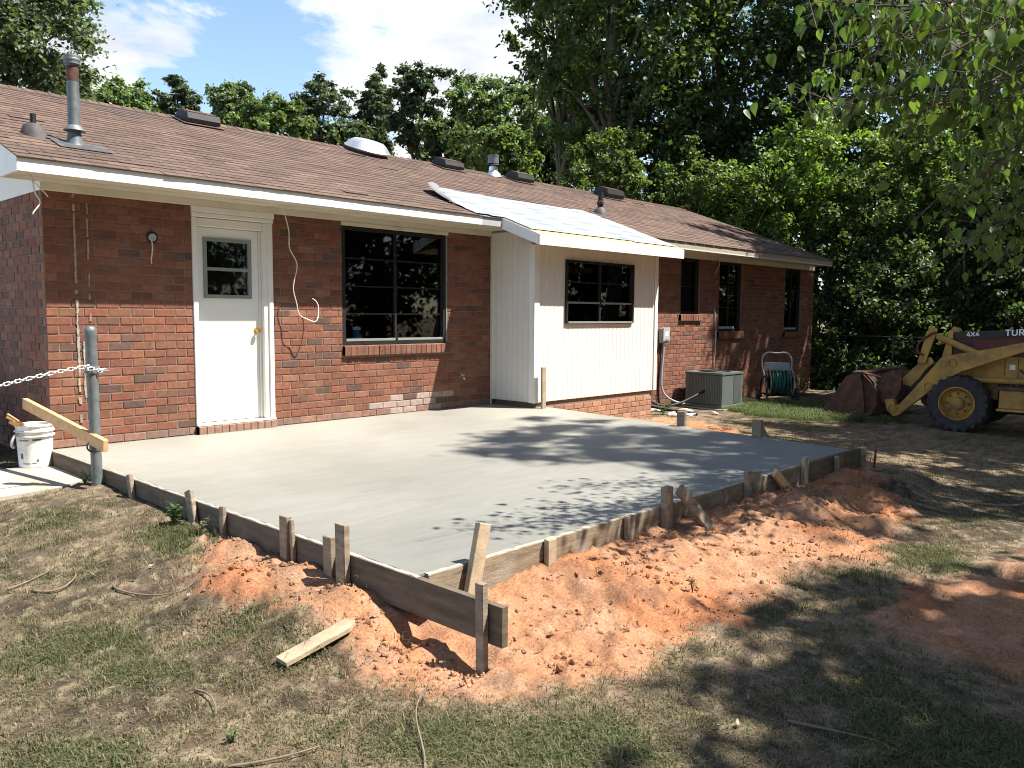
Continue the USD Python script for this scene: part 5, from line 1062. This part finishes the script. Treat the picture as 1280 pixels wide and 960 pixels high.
for xx_ in (11.86, 13.10):
    t1, t2 = survey(1166, 411, 0, 11.86), survey(1151, 446, 0, 11.86)
    lp('tilt_lever', extrude_yz(Polygon([(t1[1]-.07, t1[2]), (t1[1]+.03, t1[2]+.03), (t1[1]+.09, t1[2]-.05), (t2[1]+.05, t2[2]-.1), (t2[1]-.07, t2[2]-.1)]), xx_, xx_+.05), 'cat_yellow')
    lp('tilt_link', extrude_yz(Polygon([(-3.66, .55), (-3.78, .60), (-3.84, .50), (-3.50, .10), (-3.38, .12), (-3.36, .22)]), xx_+.055, xx_+.11), 'cat_yellow')
    lp('tilt_cylinder', tube([(xx_+.08, -3.75, .98), (xx_+.08, -4.6, .62)], .05, 10), 'cat_yellow'); lp('cylinder_rod', tube([(xx_+.14, -3.46, -.10), (xx_+.14, -3.72, .32)], .02, 8), 'chrome')
lp('hydraulic_hose', tube(spline([(11.83, -3.70, .62), (11.82, -3.60, .75), (11.83, -3.70, .90), (11.85, -3.86, 1.0)], 16), .018, 6), 'redbrown', smooth=True)
lp('hydraulic_hose', tube(spline([(11.90, -3.8, .35), (11.88, -3.6, .05), (11.92, -3.75, .4), (11.9, -4.05, .5)], 16), .022, 6), 'black', smooth=True)
# wheels
def wheel(cx, cy, cz, R_, W_, rimr, lab=None, sgn=-1):
    t_ = [(rimr, -W_*.42), (R_*.86, -W_*.5), (R_*.955, -W_*.42), (R_*.97, 0), (R_*.955, W_*.42), (R_*.86, W_*.5), (rimr, W_*.42)]
    wl = lp('wheel', lathe(t_, (cx, cy, cz), 40, (1, 0, 0)), 'rubber', smooth=35, label=lab)
    lugs = []
    for k in range(20):
        for s in (-1, 1):
            a = (k+(.5 if s > 0 else 0))/20*2*math.pi; d = lambda q, r: np.array([cx+q, cy+r*math.cos(a), cz+r*math.sin(a)]); d2 = lambda q, r: np.array([cx+q, cy+r*math.cos(a+.20), cz+r*math.sin(a+.20)]); 
            w2_ = lambda f, q, r, o: f(q, r)+np.array([0, -math.sin(a), math.cos(a)])*o
            lugs.append(trimesh.convex.convex_hull(np.array([w2_(d, s*W_*.50, r, o) for r in (R_*.86, R_*.99) for o in (-.028, .028)]+[w2_(d2, s*.01, r, o) for r in (R_*.93, R_) for o in (-.028, .028)])))
    for lg in lugs: lp('tread_lug', lg, 'rubber', parent=wl)
    f = sgn*W_*.5
    lp('rim', lathe([(rimr*1.04, f*.95), (rimr*.98, f*1.0), (rimr*.93, f*.9), (rimr*.90, f*.45), (rimr*.80, f*.30), (rimr*.72, f*.42), (rimr*.55, f*.46), (rimr*.40, f*.42), (rimr*.38, f*.75), (rimr*.30, f*.85), (0, f*.86)], (cx, cy, cz), 32, (1, 0, 0)), 'cat_yellow', parent=wl, smooth=35)
    for k in range(8):
        a = k/8*2*math.pi; lp('wheel_nut', lathe([(0, f*.40), (.018, f*.40), (.018, f*.56), (0, f*.56)], (cx, cy+rimr*.62*math.cos(a), cz+rimr*.62*math.sin(a)), 6, (1, 0, 0)), 'rust', parent=wl)
wheel(11.76, -4.28, -.105, .445, .32, .255, 'near front wheel with dusty yellow rim')
wheel(13.24, -4.28, -.105, .445, .32, .255, sgn=1)
wheel(11.72, -6.75, .12, .67, .42, .36); wheel(13.28, -6.75, .12, .67, .42, .36, sgn=1)
lp('front_axle', tube([(11.9, -4.28, -.105), (13.1, -4.28, -.105)], .10, 12), 'cat_yellow'); lp('rear_axle', tube([(11.9, -6.75, .12), (13.1, -6.75, .12)], .15, 12), 'cat_yellow')
# body
S = lambda u, v, x_=12.02: survey(u, v, 0, x_)[1:]
hz_t = S(1191, 415)[1]; hf = S(1190, 415)[0]
lp('chassis', chamfer_box(12.10, 12.90, -7.6, hf-.02, -.05, .30, .01), 'cat_yellow')
hood = lp('hood', trimesh.convex.convex_hull(np.array([(x_, y_, z_) for x_ in (12.03, 12.97) for y_, z_ in ((hf, .64), (hf, hz_t-.02), (hf-.05, hz_t), (-6.3, hz_t+.12), (-6.3, .64))])), 'redbrown', label='faded red brown engine hood side')
sb0, sb1, st1 = S(1193, 424), S(1253, 421.5), S(1280, 411)
lp('hood_stripe', extrude_yz(Polygon([(hf-.005, sb0[1]), (hf-.005, hz_t-.012), (-6.29, hz_t+.105), (-6.29, sb0[1]+.13)]), 12.012, 12.027), 'black', parent=hood, label='black hood stripe with white lettering')
def lettering(txt, u0, v0, hpx):
    a = S(u0, v0, 12.008); b_ = S(u0, v0-hpx, 12.008); hgt = b_[1]-a[1]
    t = meshkit.text_mesh(txt, hgt, .003, True); vv = t.vertices.copy(); t.vertices = np.c_[12.0085-vv[:, 2]+.002, a[0]-vv[:, 0]*1.05, a[1]+vv[:, 1]+vv[:, 0]*.06]; lp('lettering', t, 'lettering', parent=hood)
lettering('4X4', 1207.5, 420.5, 5.2); lettering('TURBO', 1255.5, 419.8, 7.4)
lp('grille_post', extrude_yz(Polygon([(hf+.10, .60), (hf+.04, hz_t+.01), (hf-.03, hz_t+.01), (hf-.02, .60)]), 11.98, 12.06), 'cat_yellow'); lp('grille_post', extrude_yz(Polygon([(hf+.10, .60), (hf+.04, hz_t+.01), (hf-.03, hz_t+.01), (hf-.02, .60)]), 12.94, 13.02), 'cat_yellow')
lp('air_intake', extrude_yz(Polygon([(S(1194, 440)[0], .66), (S(1194, 440)[0], S(1194, 428)[1]), (S(1216, 440)[0], S(1194, 428)[1]), (S(1216, 440)[0], .66)]), 12.02, 12.029), 'black', parent=hood)
lp('grille', bx(12.06, 12.94, hf-.02, hf+.02, .30, hz_t), 'black'); lp('counterweight', chamfer_box(12.0, 13.0, hf-.02, hf+.12, .0, .60, .02), 'cat_yellow')
lp('side_panel', chamfer_box(12.0, 12.028, -6.2, hf-.12, .30, .636, .004), 'cat_yellow'); lp('panel_joint', bx(11.997, 12.0, -5.02, -5.01, .31, .63), 'black'); lp('panel_joint', bx(11.997, 12.0, -4.84, -4.83, .36, .60), 'black')
lp('side_hose', tube(spline([(11.97, -5.05, .45), (11.95, -5.12, .40), (11.95, -5.22, .43), (11.97, -5.30, .62)], 14), .014, 6), 'black', smooth=True)
lp('rail_tube', tube([(11.90, -4.42, .27), (11.90, -5.6, .27)], .045, 12), 'cat_yellow'); lp('latch', chamfer_box(11.985, 11.998, -4.98, -4.90, .44, .52, .003), 'lettering')
sb = lp('step_box', chamfer_box(11.62, 12.02, -5.75, -4.86, -.13, .15, .01), 'cat_yellow'); lp('box_lid', chamfer_box(11.58, 12.02, -5.78, -4.83, .152, .20, .008), 'rust', parent=sb); lp('step', chamfer_box(11.52, 12.0, -5.8, -4.85, -.165, -.132, .006), 'cat_yellow', parent=sb)
for k in range(5): lp('battery_cap', lathe([(0, .2), (.03, .2), (.03, .235), (0, .24)], (11.72, -5.0-.08*k, 0), 10), 'black', parent=sb)
lp('under_tank', chamfer_box(12.02, 12.5, -5.8, -4.75, -.25, .25, .02), 'black')
for (x_, y_) in ((11.85, -6.0), (13.15, -6.0), (11.85, -7.6), (13.15, -7.6)): lp('cab_post', chamfer_box(x_-.04, x_+.04, y_-.04, y_+.04, .4, 2.25, .008), 'black')
lp('cab_roof', chamfer_box(11.7, 13.3, -7.8, -5.8, 2.25, 2.36, .03), 'cat_yellow'); lp('fender', chamfer_box(11.52, 11.95, -7.3, -6.2, .82, .90, .03), 'cat_yellow'); lp('fender', chamfer_box(13.05, 13.48, -7.3, -6.2, .82, .90, .03), 'cat_yellow'); lp('seat', chamfer_box(12.25, 12.75, -7.1, -6.6, .7, 1.25, .06), 'black')

# ------------------------------------------------------------------ wire fence behind the house end
fp = [np.array([17.2+.0*k, 1.0-2.4*k]) for k in range(4)]
fn = Thing('wire_fence', 'thin wire fence with grey posts among the bushes at house end', 'fence', (17.2, 1.0, -.5))
for q in fp: fn.part('fence_post', tube([(q[0], q[1], -.6), (q[0], q[1], .82)], .018, 8), M['darkmetal'])
fn.part('top_rail', tube([(17.2, 1.0, .8), (17.2, -6.2, .78)], .010, 6), M['leadgrey'])
# ------------------------------------------------------------------ trees
def leaves(cen, rad, per, size, rng, col, flat=0.8, upb=0.45, var=0.28, shape=1.0, clumpvar=0.22):
    """kite shaped leaves spread through clumps; returns V, F, T"""
    n = len(cen)*per; ci = np.repeat(np.arange(len(cen)), per)
    d = rng.normal(size=(n, 3)); d /= np.linalg.norm(d, axis=1, keepdims=True)
    r = np.abs(rng.normal(0, .62, n)).clip(0, 1.7); P_ = cen[ci]+d*(r*rad[ci])[:, None]*np.array([1, 1, flat])
    nrm = rng.normal(size=(n, 3))+d*0.7+np.array([0, 0, upb*2]); nrm /= np.linalg.norm(nrm, axis=1, keepdims=True)
    ax = rng.normal(size=(n, 3))+d*.5+np.array([0, 0, -.45]); ax -= nrm*(ax*nrm).sum(1, keepdims=True); ax /= np.linalg.norm(ax, axis=1, keepdims=True)
    sd_ = np.cross(nrm, ax); s = size*rng.uniform(.6, 1.3, n); L = (s*shape)[:, None]; W = (s*.36)[:, None]
    b = P_-ax*L*.5; t = P_+ax*L*.5; m_ = P_-ax*L*.08
    V = np.stack([b, m_+sd_*W+nrm*W*.25, t, m_-sd_*W+nrm*W*.25], 1).reshape(-1, 3)
    k = np.arange(n)*4; F = np.concatenate([np.stack([k, k+1, k+2], 1), np.stack([k, k+2, k+3], 1)])
    cv_ = 1+clumpvar*rng.normal(size=len(cen)); c = np.asarray(col)[None]*cv_[ci][:, None].clip(.5, 1.6)*rng.uniform(1-var, 1+var, (n, 1))*rng.uniform(.92, 1.08, (n, 3))
    return V, F, np.repeat(c, 4, 0)
def crown_clumps(c, R_, n, rng, fill=0.45, rough=0.35, cr=(.16, .26)):
    d = rng.normal(size=(n, 3)); d /= np.linalg.norm(d, axis=1, keepdims=True)
    k = 1+rough*(meshkit.noise(d*1.9+rng.uniform(0, 40, 3), 5)-.5)*2
    r = (fill+(1-fill)*rng.random(n)**.55)*k
    return c+d*r[:, None]*np.asarray(R_), rng.uniform(cr[0], cr[1], n)*np.mean(R_)
def tree(name, label, cat_, base, c, R_, nclump, per, size, col, seed, group=None, trunk_r=0.16, fill=.45, rough=.35, cr=(.16, .26), mtl='leaf', flat=.8, shape=1.0, limbs=14, upb=.45, cut=None, extra=None, clumpvar=.22):
    rng = np.random.default_rng(seed); base = np.asarray(base, float); c = np.asarray(c, float)
    cen, rad = crown_clumps(c, R_, nclump, rng, fill, rough, cr)
    if extra is not None: cen = np.vstack([cen, extra[0]]); rad = np.r_[rad, extra[1]]
    if cut is not None:
        k = cut(cen); cen, rad = cen[k], rad[k]
    V, F, T = leaves(cen, rad, per, size, rng, col, flat, upb, shape=shape, clumpvar=clumpvar)
    th = Thing(name, label, cat_, base, group)
    top = np.array([c[0], c[1], c[2]+R_[2]*.35]); ts = spline([base-(0, 0, .2), base*.5+np.array([c[0], c[1], base[2]])*.5+(0, 0, (c[2]-base[2])*.5), top], 14)
    ts[:, :2] += rng.normal(0, .05, (14, 2))*trunk_r*3
    tr = th.part('trunk', tube(ts, np.linspace(trunk_r*1.15, trunk_r*.22, 14), 10), M['bark'], smooth=True)
    far_ = rng.choice(len(cen), min(limbs, len(cen)), replace=False)
    for i in far_:
        k = rng.integers(5, 12); p = ts[k]; q = cen[i]; mid = (p+q)/2+np.array([0, 0, .12*np.linalg.norm(q-p)])
        th.part('limb', tube(spline([p, mid, q], 7), np.linspace(trunk_r*.42, .012, 7), 6), M['bark'], parent=tr, smooth=True)
    th.part('crown', (V, F), M[mtl], tint=T)
    return th
def away(u, depth, z=-.5):
    q = CAM+(CF+CR*(u-640)/FPX)*depth; return np.array([q[0], q[1], z])
def zat(v, depth): return CAM[2]+(394-v)/FPX*depth
DEC = 'deciduous trees beyond the roof'; 
# far row over the roof: (u, top v, depth, half width px, bottom v of crown, colour, kind, label)
G1, G2, G3, G4 = (.090, .130, .050), (.110, .155, .055), (.070, .095, .052), (.14, .18, .06)
row = [(160, 104, 46, 42, 190, G2, 0, 'rounded mid green tree just right of the big tree above the flue'),
 (232, 108, 50, 32, 190, G3, 1, 'dark pine over the ridge above the first box vent'),
 (303, 107, 44, 33, 190, (.115, .155, .085), 0, 'pale green tree just right of the blue gap in the treeline'),
 (345, 130, 42, 48, 210, G2, 0, 'low bright green tree spreading below the pale one'),
 (408, 97, 48, 47, 210, G3, 1, 'broad dark pine left of the dome vent'),
 (470, 99, 50, 26, 210, (.085, .112, .06), 1, 'slender pine behind the dome vent'),
 (524, 79, 46, 46, 220, (.060, .085, .046), 1, 'tallest dark pine rising right of the dome vent'),
 (597, 95, 45, 44, 230, G1, 0, 'soft green tree right of the tallest pine'),
 (660, 90, 44, 46, 240, (.10, .14, .052), 0, 'feathery green tree beside the big dark trees'),
 (632, 150, 36, 40, 250, G2, 0, 'lighter green tree standing in front over the little stack'),
 (720, 100, 40, 48, 250, G1, 0, 'green tree half hidden under the big overhanging crown'),
 (100, 88, 34, 26, 170, (.09, .12, .065), 0, 'small loose tree directly behind the flue'),
 (560, 150, 40, 40, 250, (.07, .10, .04), 0, 'dark bushy tree filling below the pine'),
 (450, 160, 44, 40, 230, (.065, .09, .04), 0, 'dark low tree behind the attic dome'),
 (690, 160, 38, 45, 270, (.062, .09, .035), 0, 'dark tree filling between the stack and the bay roof')]
for i, (u_, vt, dep, hw, vb, col, kind, lab) in enumerate(row):
    zt, zb = zat(vt, dep), zat(vb, dep); rx = hw*dep/FPX; b = away(u_, dep)
    if kind == 0: tree('deciduous_tree', lab, 'tree', b, (b[0], b[1], (zt+zb)/2), (rx*.86, rx*.86, (zt-zb)/2*.80), 170, 120, .205, col, 300+i, trunk_r=.2, rough=.5, cr=(.14, .26), limbs=8)
    else: tree('pine_tree', lab, 'tree', b, (b[0], b[1], (zt+zb)/2), (rx*.86, rx*.86, (zt-zb)/2*.86), 140, 140, .18, col, 300+i, trunk_r=.22, rough=.55, cr=(.12, .22), mtl='needle', flat=.5, shape=1.3, limbs=10, upb=.7)
# the big tree at the left behind the roof
b = away(12, 27); tree('oak_tree', 'big leafy tree at the left edge behind the roof', 'tree', b, (b[0], b[1], zat(20, 27)), (2.9, 2.9, 4.4), 170, 260, .17, (.095, .125, .068), 331, trunk_r=.3, rough=.4, cr=(.14, .24), fill=.35)
b = away(590, 25); tree('light_bush', 'light yellow green bush peeping over the ridge by the stack', 'bush', b, (b[0], b[1], zat(222, 25)), (1.15, 1.15, 1.0), 45, 150, .13, (.13, .16, .045), 332, trunk_r=.06)
# the tall dark wood at the right
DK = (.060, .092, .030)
big = [(760, -30, 26, 150, 210, 120, (.070, .105, .034), 'tall dark tree leaning out over the sky above the bay roof'), (700, 30, 30, 75, 130, 45, (.075, .11, .036), 'branch laden dark tree at the edge of the sky'), (890, 40, 29, 170, 260, 130, DK, 'tall dark tree behind the light bush over the roof end'), (1010, 0, 27, 170, 300, 130, (.056, .086, .028), 'tall dark tree above the bright sapling'), (1180, 40, 27, 170, 330, 130, DK, 'tall dark tree behind the overhanging branch'), (820, 210, 27, 100, 110, 90, (.055, .084, .028), 'dark understorey tree between bay roof and hedge'), (950, 260, 26, 120, 140, 90, (.055, .084, .028), 'dark understorey tree behind the sunlit shrubs'), (1120, 280, 25, 120, 160, 90, (.05, .078, .026), 'dark understorey tree behind the loader'), (1260, 260, 24, 110, 180, 90, (.05, .078, .026), 'dark understorey tree at the right edge')]
for i, (u_, vc, dep, hw, hh, ncl, col, lab) in enumerate(big):
    b = away(u_, dep); k = dep/FPX
    tree('dark_tree', lab, 'tree', b, (b[0], b[1], zat(vc, dep)), (hw*k, hw*k, hh*k), int(ncl*2.2), 150, .165, col, 400+i, trunk_r=.26, rough=.4, cr=(.10, .20), fill=.3, limbs=16)
shr = [(755, 222, 23, 58, 62, 60, (.085, .125, .034), 'sunlit leafy bush over the roof behind the bay'), (860, 250, 22, 50, 60, 50, (.07, .11, .032), 'leafy shrub just above the roof end'), (925, 262, 21.5, 62, 78, 70, (.095, .145, .036), 'bright shrub beside the roof end'), (1000, 215, 21.5, 52, 95, 70, (.13, .20, .04), 'tall bright sapling lit by the sun'), (1085, 260, 21, 75, 90, 80, (.075, .115, .032), 'broad green shrub right of the sapling'), (1180, 225, 20.5, 55, 95, 70, (.09, .14, .036), 'green shrub behind the overhanging leaves'), (1270, 260, 20, 70, 110, 70, (.05, .08, .026), 'dim green shrub at the right edge'),
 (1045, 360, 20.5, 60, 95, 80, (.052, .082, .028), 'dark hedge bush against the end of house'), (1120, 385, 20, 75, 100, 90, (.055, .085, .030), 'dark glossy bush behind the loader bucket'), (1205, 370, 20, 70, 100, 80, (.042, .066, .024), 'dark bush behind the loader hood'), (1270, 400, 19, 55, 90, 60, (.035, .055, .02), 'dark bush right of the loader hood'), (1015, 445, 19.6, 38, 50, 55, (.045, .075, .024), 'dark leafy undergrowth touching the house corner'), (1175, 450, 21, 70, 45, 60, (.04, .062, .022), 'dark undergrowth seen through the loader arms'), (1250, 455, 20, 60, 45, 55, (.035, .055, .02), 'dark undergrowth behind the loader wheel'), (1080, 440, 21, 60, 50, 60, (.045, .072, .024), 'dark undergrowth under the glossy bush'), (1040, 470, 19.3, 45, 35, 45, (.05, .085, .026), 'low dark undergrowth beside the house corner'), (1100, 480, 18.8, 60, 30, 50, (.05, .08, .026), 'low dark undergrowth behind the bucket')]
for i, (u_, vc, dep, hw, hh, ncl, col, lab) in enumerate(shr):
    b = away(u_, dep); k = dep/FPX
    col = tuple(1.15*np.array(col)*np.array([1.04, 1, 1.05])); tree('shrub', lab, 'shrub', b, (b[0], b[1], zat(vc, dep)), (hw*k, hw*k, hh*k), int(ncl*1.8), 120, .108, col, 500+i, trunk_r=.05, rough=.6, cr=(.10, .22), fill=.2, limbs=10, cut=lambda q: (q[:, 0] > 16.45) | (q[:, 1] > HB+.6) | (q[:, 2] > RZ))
# trees beside the yard whose shade falls over the slab and the loader; the nearest reaches into view with a low branch
notview = lambda q: ~(((q-CAM)@CF > .3) & (((q-CAM)@CR)/((q-CAM)@CF).clip(.3) < .70) & (((q-CAM)@CU)/((q-CAM)@CF).clip(.3) < .56))
def lands(q): s = q-SUN*((q[:, 2:]+.45)/SUN[2]); return s[:, 0], s[:, 1]
def sunny(q):
    x_, y_ = lands(q); return ~((x_ > 9.4) & (x_ < 11.9) & (y_ > -3.2) & (y_ < .4))      # the lawn by the condenser lies in the sun
def patch(q):
    x_, y_ = lands(q); r_ = ((x_-3.2)/1.35)**2+((y_+6.75)/.55)**2; return notview(q) & ((r_ > 1) | (np.sin(q[:, 0]*37+q[:, 2]*51) > .55))
both = lambda q: notview(q) & sunny(q)
A = tree('yard_tree', 'broadleaf tree at the right of yard with its low branch reaching into view', 'tree', (7.2, -8.6, -.35), (8.35, -9.35, 10.9), (1.9, 2.25, 1.7), 85, 115, .15, (.07, .11, .03), 601, trunk_r=.17, rough=.45, fill=.3, cr=(.12, .22), cut=notview)
tree('yard_tree', 'broadleaf tree behind the photographer shading the near lawn', 'tree', (6.0, -12.0, -.4), (4.25, -10.75, 6.6), (2.3, 1.40, 1.4), 120, 150, .15, (.07, .11, .03), 602, trunk_r=.2, rough=.3, fill=.2, cr=(.16, .26), cut=patch)
tree('yard_tree', 'tall broadleaf tree shading the right end of house', 'tree', (18.2, -4.4, -.55), (17.2, -3.9, 9.6), (2.6, 2.4, 3.0), 80, 130, .19, (.05, .08, .024), 603, trunk_r=.26, rough=.4, fill=.3, cr=(.15, .25), cut=sunny)
tree('yard_tree', 'broadleaf tree right of the yard shading the loader', 'tree', (13.6, -10.4, -.7), (14.5, -8.3, 8.3), (3.4, 3.0, 2.6), 230, 190, .18, (.06, .09, .028), 604, trunk_r=.24, rough=.35, fill=.2, cr=(.16, .26), cut=both)
tree('yard_tree', 'broadleaf tree farther right shading the loader bucket', 'tree', (17.5, -8.5, -.7), (16.8, -7.2, 8.8), (2.9, 2.4, 2.6), 160, 170, .18, (.06, .09, .028), 605, trunk_r=.24, rough=.35, fill=.2, cr=(.16, .26), cut=both)
tree('yard_tree', 'broadleaf tree at the near right shading the sand bank', 'tree', (10.2, -11.2, -.5), (9.4, -9.6, 7.0), (2.7, 2.2, 1.9), 80, 120, .16, (.065, .10, .028), 606, trunk_r=.2, rough=.4, fill=.25, cr=(.14, .24), cut=patch)
BGL, BGG = 'leafy tree of the row behind the photographer mirrored in the windows', 'trees of the row behind the yard'
T0 = tree('background_tree', BGL, 'tree', (4, -24, -.6), (4, -24, 6.2), (4.6, 4.2, 6.4), 150, 170, .30, (.035, .052, .02), 607, group=BGG, trunk_r=.3, rough=.35, fill=.3)
for (x_, y_, s_, a_) in ((-14, -17, .95, 40), (-6.5, -21, 1.05, 120), (12, -23, 1.1, 200), (19, -20, 1.0, 280), (25, -15, 1.1, 75), (31, -9, 1.0, 10), (-20, -10, .9, 160)):
    x = UsdGeom.Xform.Define(stage, numbered('/World', 'background_tree')); x.GetPrim().GetReferences().AddInternalReference(T0.path); x.GetPrim().SetInstanceable(True)
    xf_ = UsdGeom.Xformable(x); xf_.ClearXformOpOrder(); xf_.AddTranslateOp().Set(Gf.Vec3d(x_, y_, -.6)); xf_.AddRotateZOp().Set(a_); xf_.AddScaleOp().Set(Gf.Vec3f(s_, s_, s_))
    setdata(x.GetPrim(), BGL, 'tree', BGG)
# low branch with broad hanging leaves
def eye(u, v, d): return CAM+(CF+CR*(u-640)/FPX-CU*(v-480)/FPX)*d
rl2 = np.random.default_rng(71)
def heart(base, axis, nrm, L):
    """a broad pointed leaf hanging from its stalk, folded at the midrib and curved"""
    axis = axis/np.linalg.norm(axis); nrm = nrm-axis*(nrm@axis); nrm /= np.linalg.norm(nrm); s = np.cross(nrm, axis); W = L*.40
    pr = [(0.0, .0), (-.04, .45), (.12, .92), (.32, 1.0), (.58, .70), (.82, .28), (1.0, 0)]
    mid = [base+axis*L*t-nrm*L*.16*t*t for t in (0, .3, .6, 1.0)]
    V = [mid[0], mid[1], mid[2], mid[3]]
    for sg in (1, -1):
        for t, w in pr[1:-1]: V.append(base+axis*L*t+s*sg*W*w+nrm*(W*w*.30)-nrm*L*.16*t*t)
    F = []
    for o, fl in ((4, False), (9, True)):
        tri = [(0, o, 1), (o, o+1, 1), (o+1, o+2, 1), (o+2, 2, 1), (o+2, o+3, 2), (o+3, o+4, 2), (o+4, 3, 2)]
        F += [t[::-1] for t in tri] if fl else tri
    return V, F
root = np.array([7.2, -8.6, 2.9]); BR = [
  ([(1340, -60, 5.6), (1240, -10, 4.9), (1130, 8, 4.5), (1010, -4, 4.3)], 120, .095), ([(1340, 20, 5.6), (1230, 40, 5.0), (1120, 50, 4.7), (1055, 62, 4.6)], 110, .095), ([(1345, 60, 5.4), (1250, 95, 5.0), (1190, 125, 4.9), (1130, 135, 4.9)], 95, .095),
  ([(1345, 110, 5.6), (1240, 122, 5.2), (1140, 128, 5.0), (1060, 118, 4.9), (1015, 145, 4.9)], 90, .100), ([(1350, 150, 5.9), (1270, 185, 5.6), (1215, 225, 5.5), (1175, 245, 5.5)], 85, .095), ([(1350, 220, 6.2), (1285, 250, 6.0), (1235, 290, 5.9), (1205, 300, 5.9)], 75, .09), ([(1350, 260, 6.6), (1290, 300, 6.4), (1250, 320, 6.3)], 40, .09), ([(1340, -20, 5.2), (1260, 20, 4.6), (1200, 60, 4.5), (1150, 85, 4.5)], 90, .10), ([(1350, 80, 6.5), (1290, 150, 6.2), (1260, 200, 6.0)], 70, .09), ([(1340, 0, 6.0), (1200, 10, 5.6), (1090, 20, 5.4)], 80, .09)]
LV, LF, LT, wood = [], [], [], []
for pts, n_, L in BR:
    n_ = int(n_*4.2); L *= 0.74
    P_ = np.array([eye(*p) for p in pts]); start = root+np.array([-.6, .4, .3])
    sp_ = spline(np.vstack([start, P_]), 40); wood.append(tube(sp_, np.linspace(.022, .003, 40), 6))
    acc = np.r_[0, np.cumsum(np.linalg.norm(np.diff(P_, axis=0), axis=1))]
    for k in range(n_):
        i = rl2.integers(14, 40); p = sp_[i]; tw = p+rl2.normal(0, .15, 3)*np.array([1, 1, .9])
        ax_ = np.array([rl2.normal(0, .35), rl2.normal(0, .35), -1+rl2.normal(0, .25)]); nr = np.array([rl2.normal(0, .6), rl2.normal(0, .6)-.2, .6])
        V, F = heart(tw, ax_, nr, L*rl2.uniform(.65, 1.2)); o = len(LV); LV += V; LF += [tuple(np.array(f)+o) for f in F]
        c_ = np.array((.075, .12, .030))*rl2.uniform(.65, 1.35)*rl2.uniform(.92, 1.08, 3); LT += [c_]*len(V)
        if k % 2 == 0: wood.append(tube([p, tw], [.003, .0018], 4))
lb_ = A.part('low_branch', cat(wood), M['bark'], smooth=True, label='thin low branches reaching into the top right of view')
A.part('leaves', (np.array(LV), np.array(LF)), M['leaf_near'], parent=lb_, tint=np.array(LT), smooth=True, label='broad hanging heart shaped leaves')
jar = Thing('jar', 'blue and white jar on the sill inside the picture window', 'jar', (3.40, .12, .91))
jar.part('body', lathe([(0, 0), (.048, 0), (.05, .01), (.05, .13), (0, .13)], (3.42, .13, .912), 18), M['blue'], smooth=40); jar.part('lid', lathe([(.052, .13), (.053, .165), (0, .168)], (3.42, .13, .912), 18), M['lettering'], smooth=40); jar.part('base_band', lathe([(.0505, .01), (.0507, .04)], (3.42, .13, .912), 18), M['lettering'])
single('inner_sill', bx(3.14, 4.74, .085, .30, .86, .905), M['room'], 'window ledge inside the picture window', 'ledge')
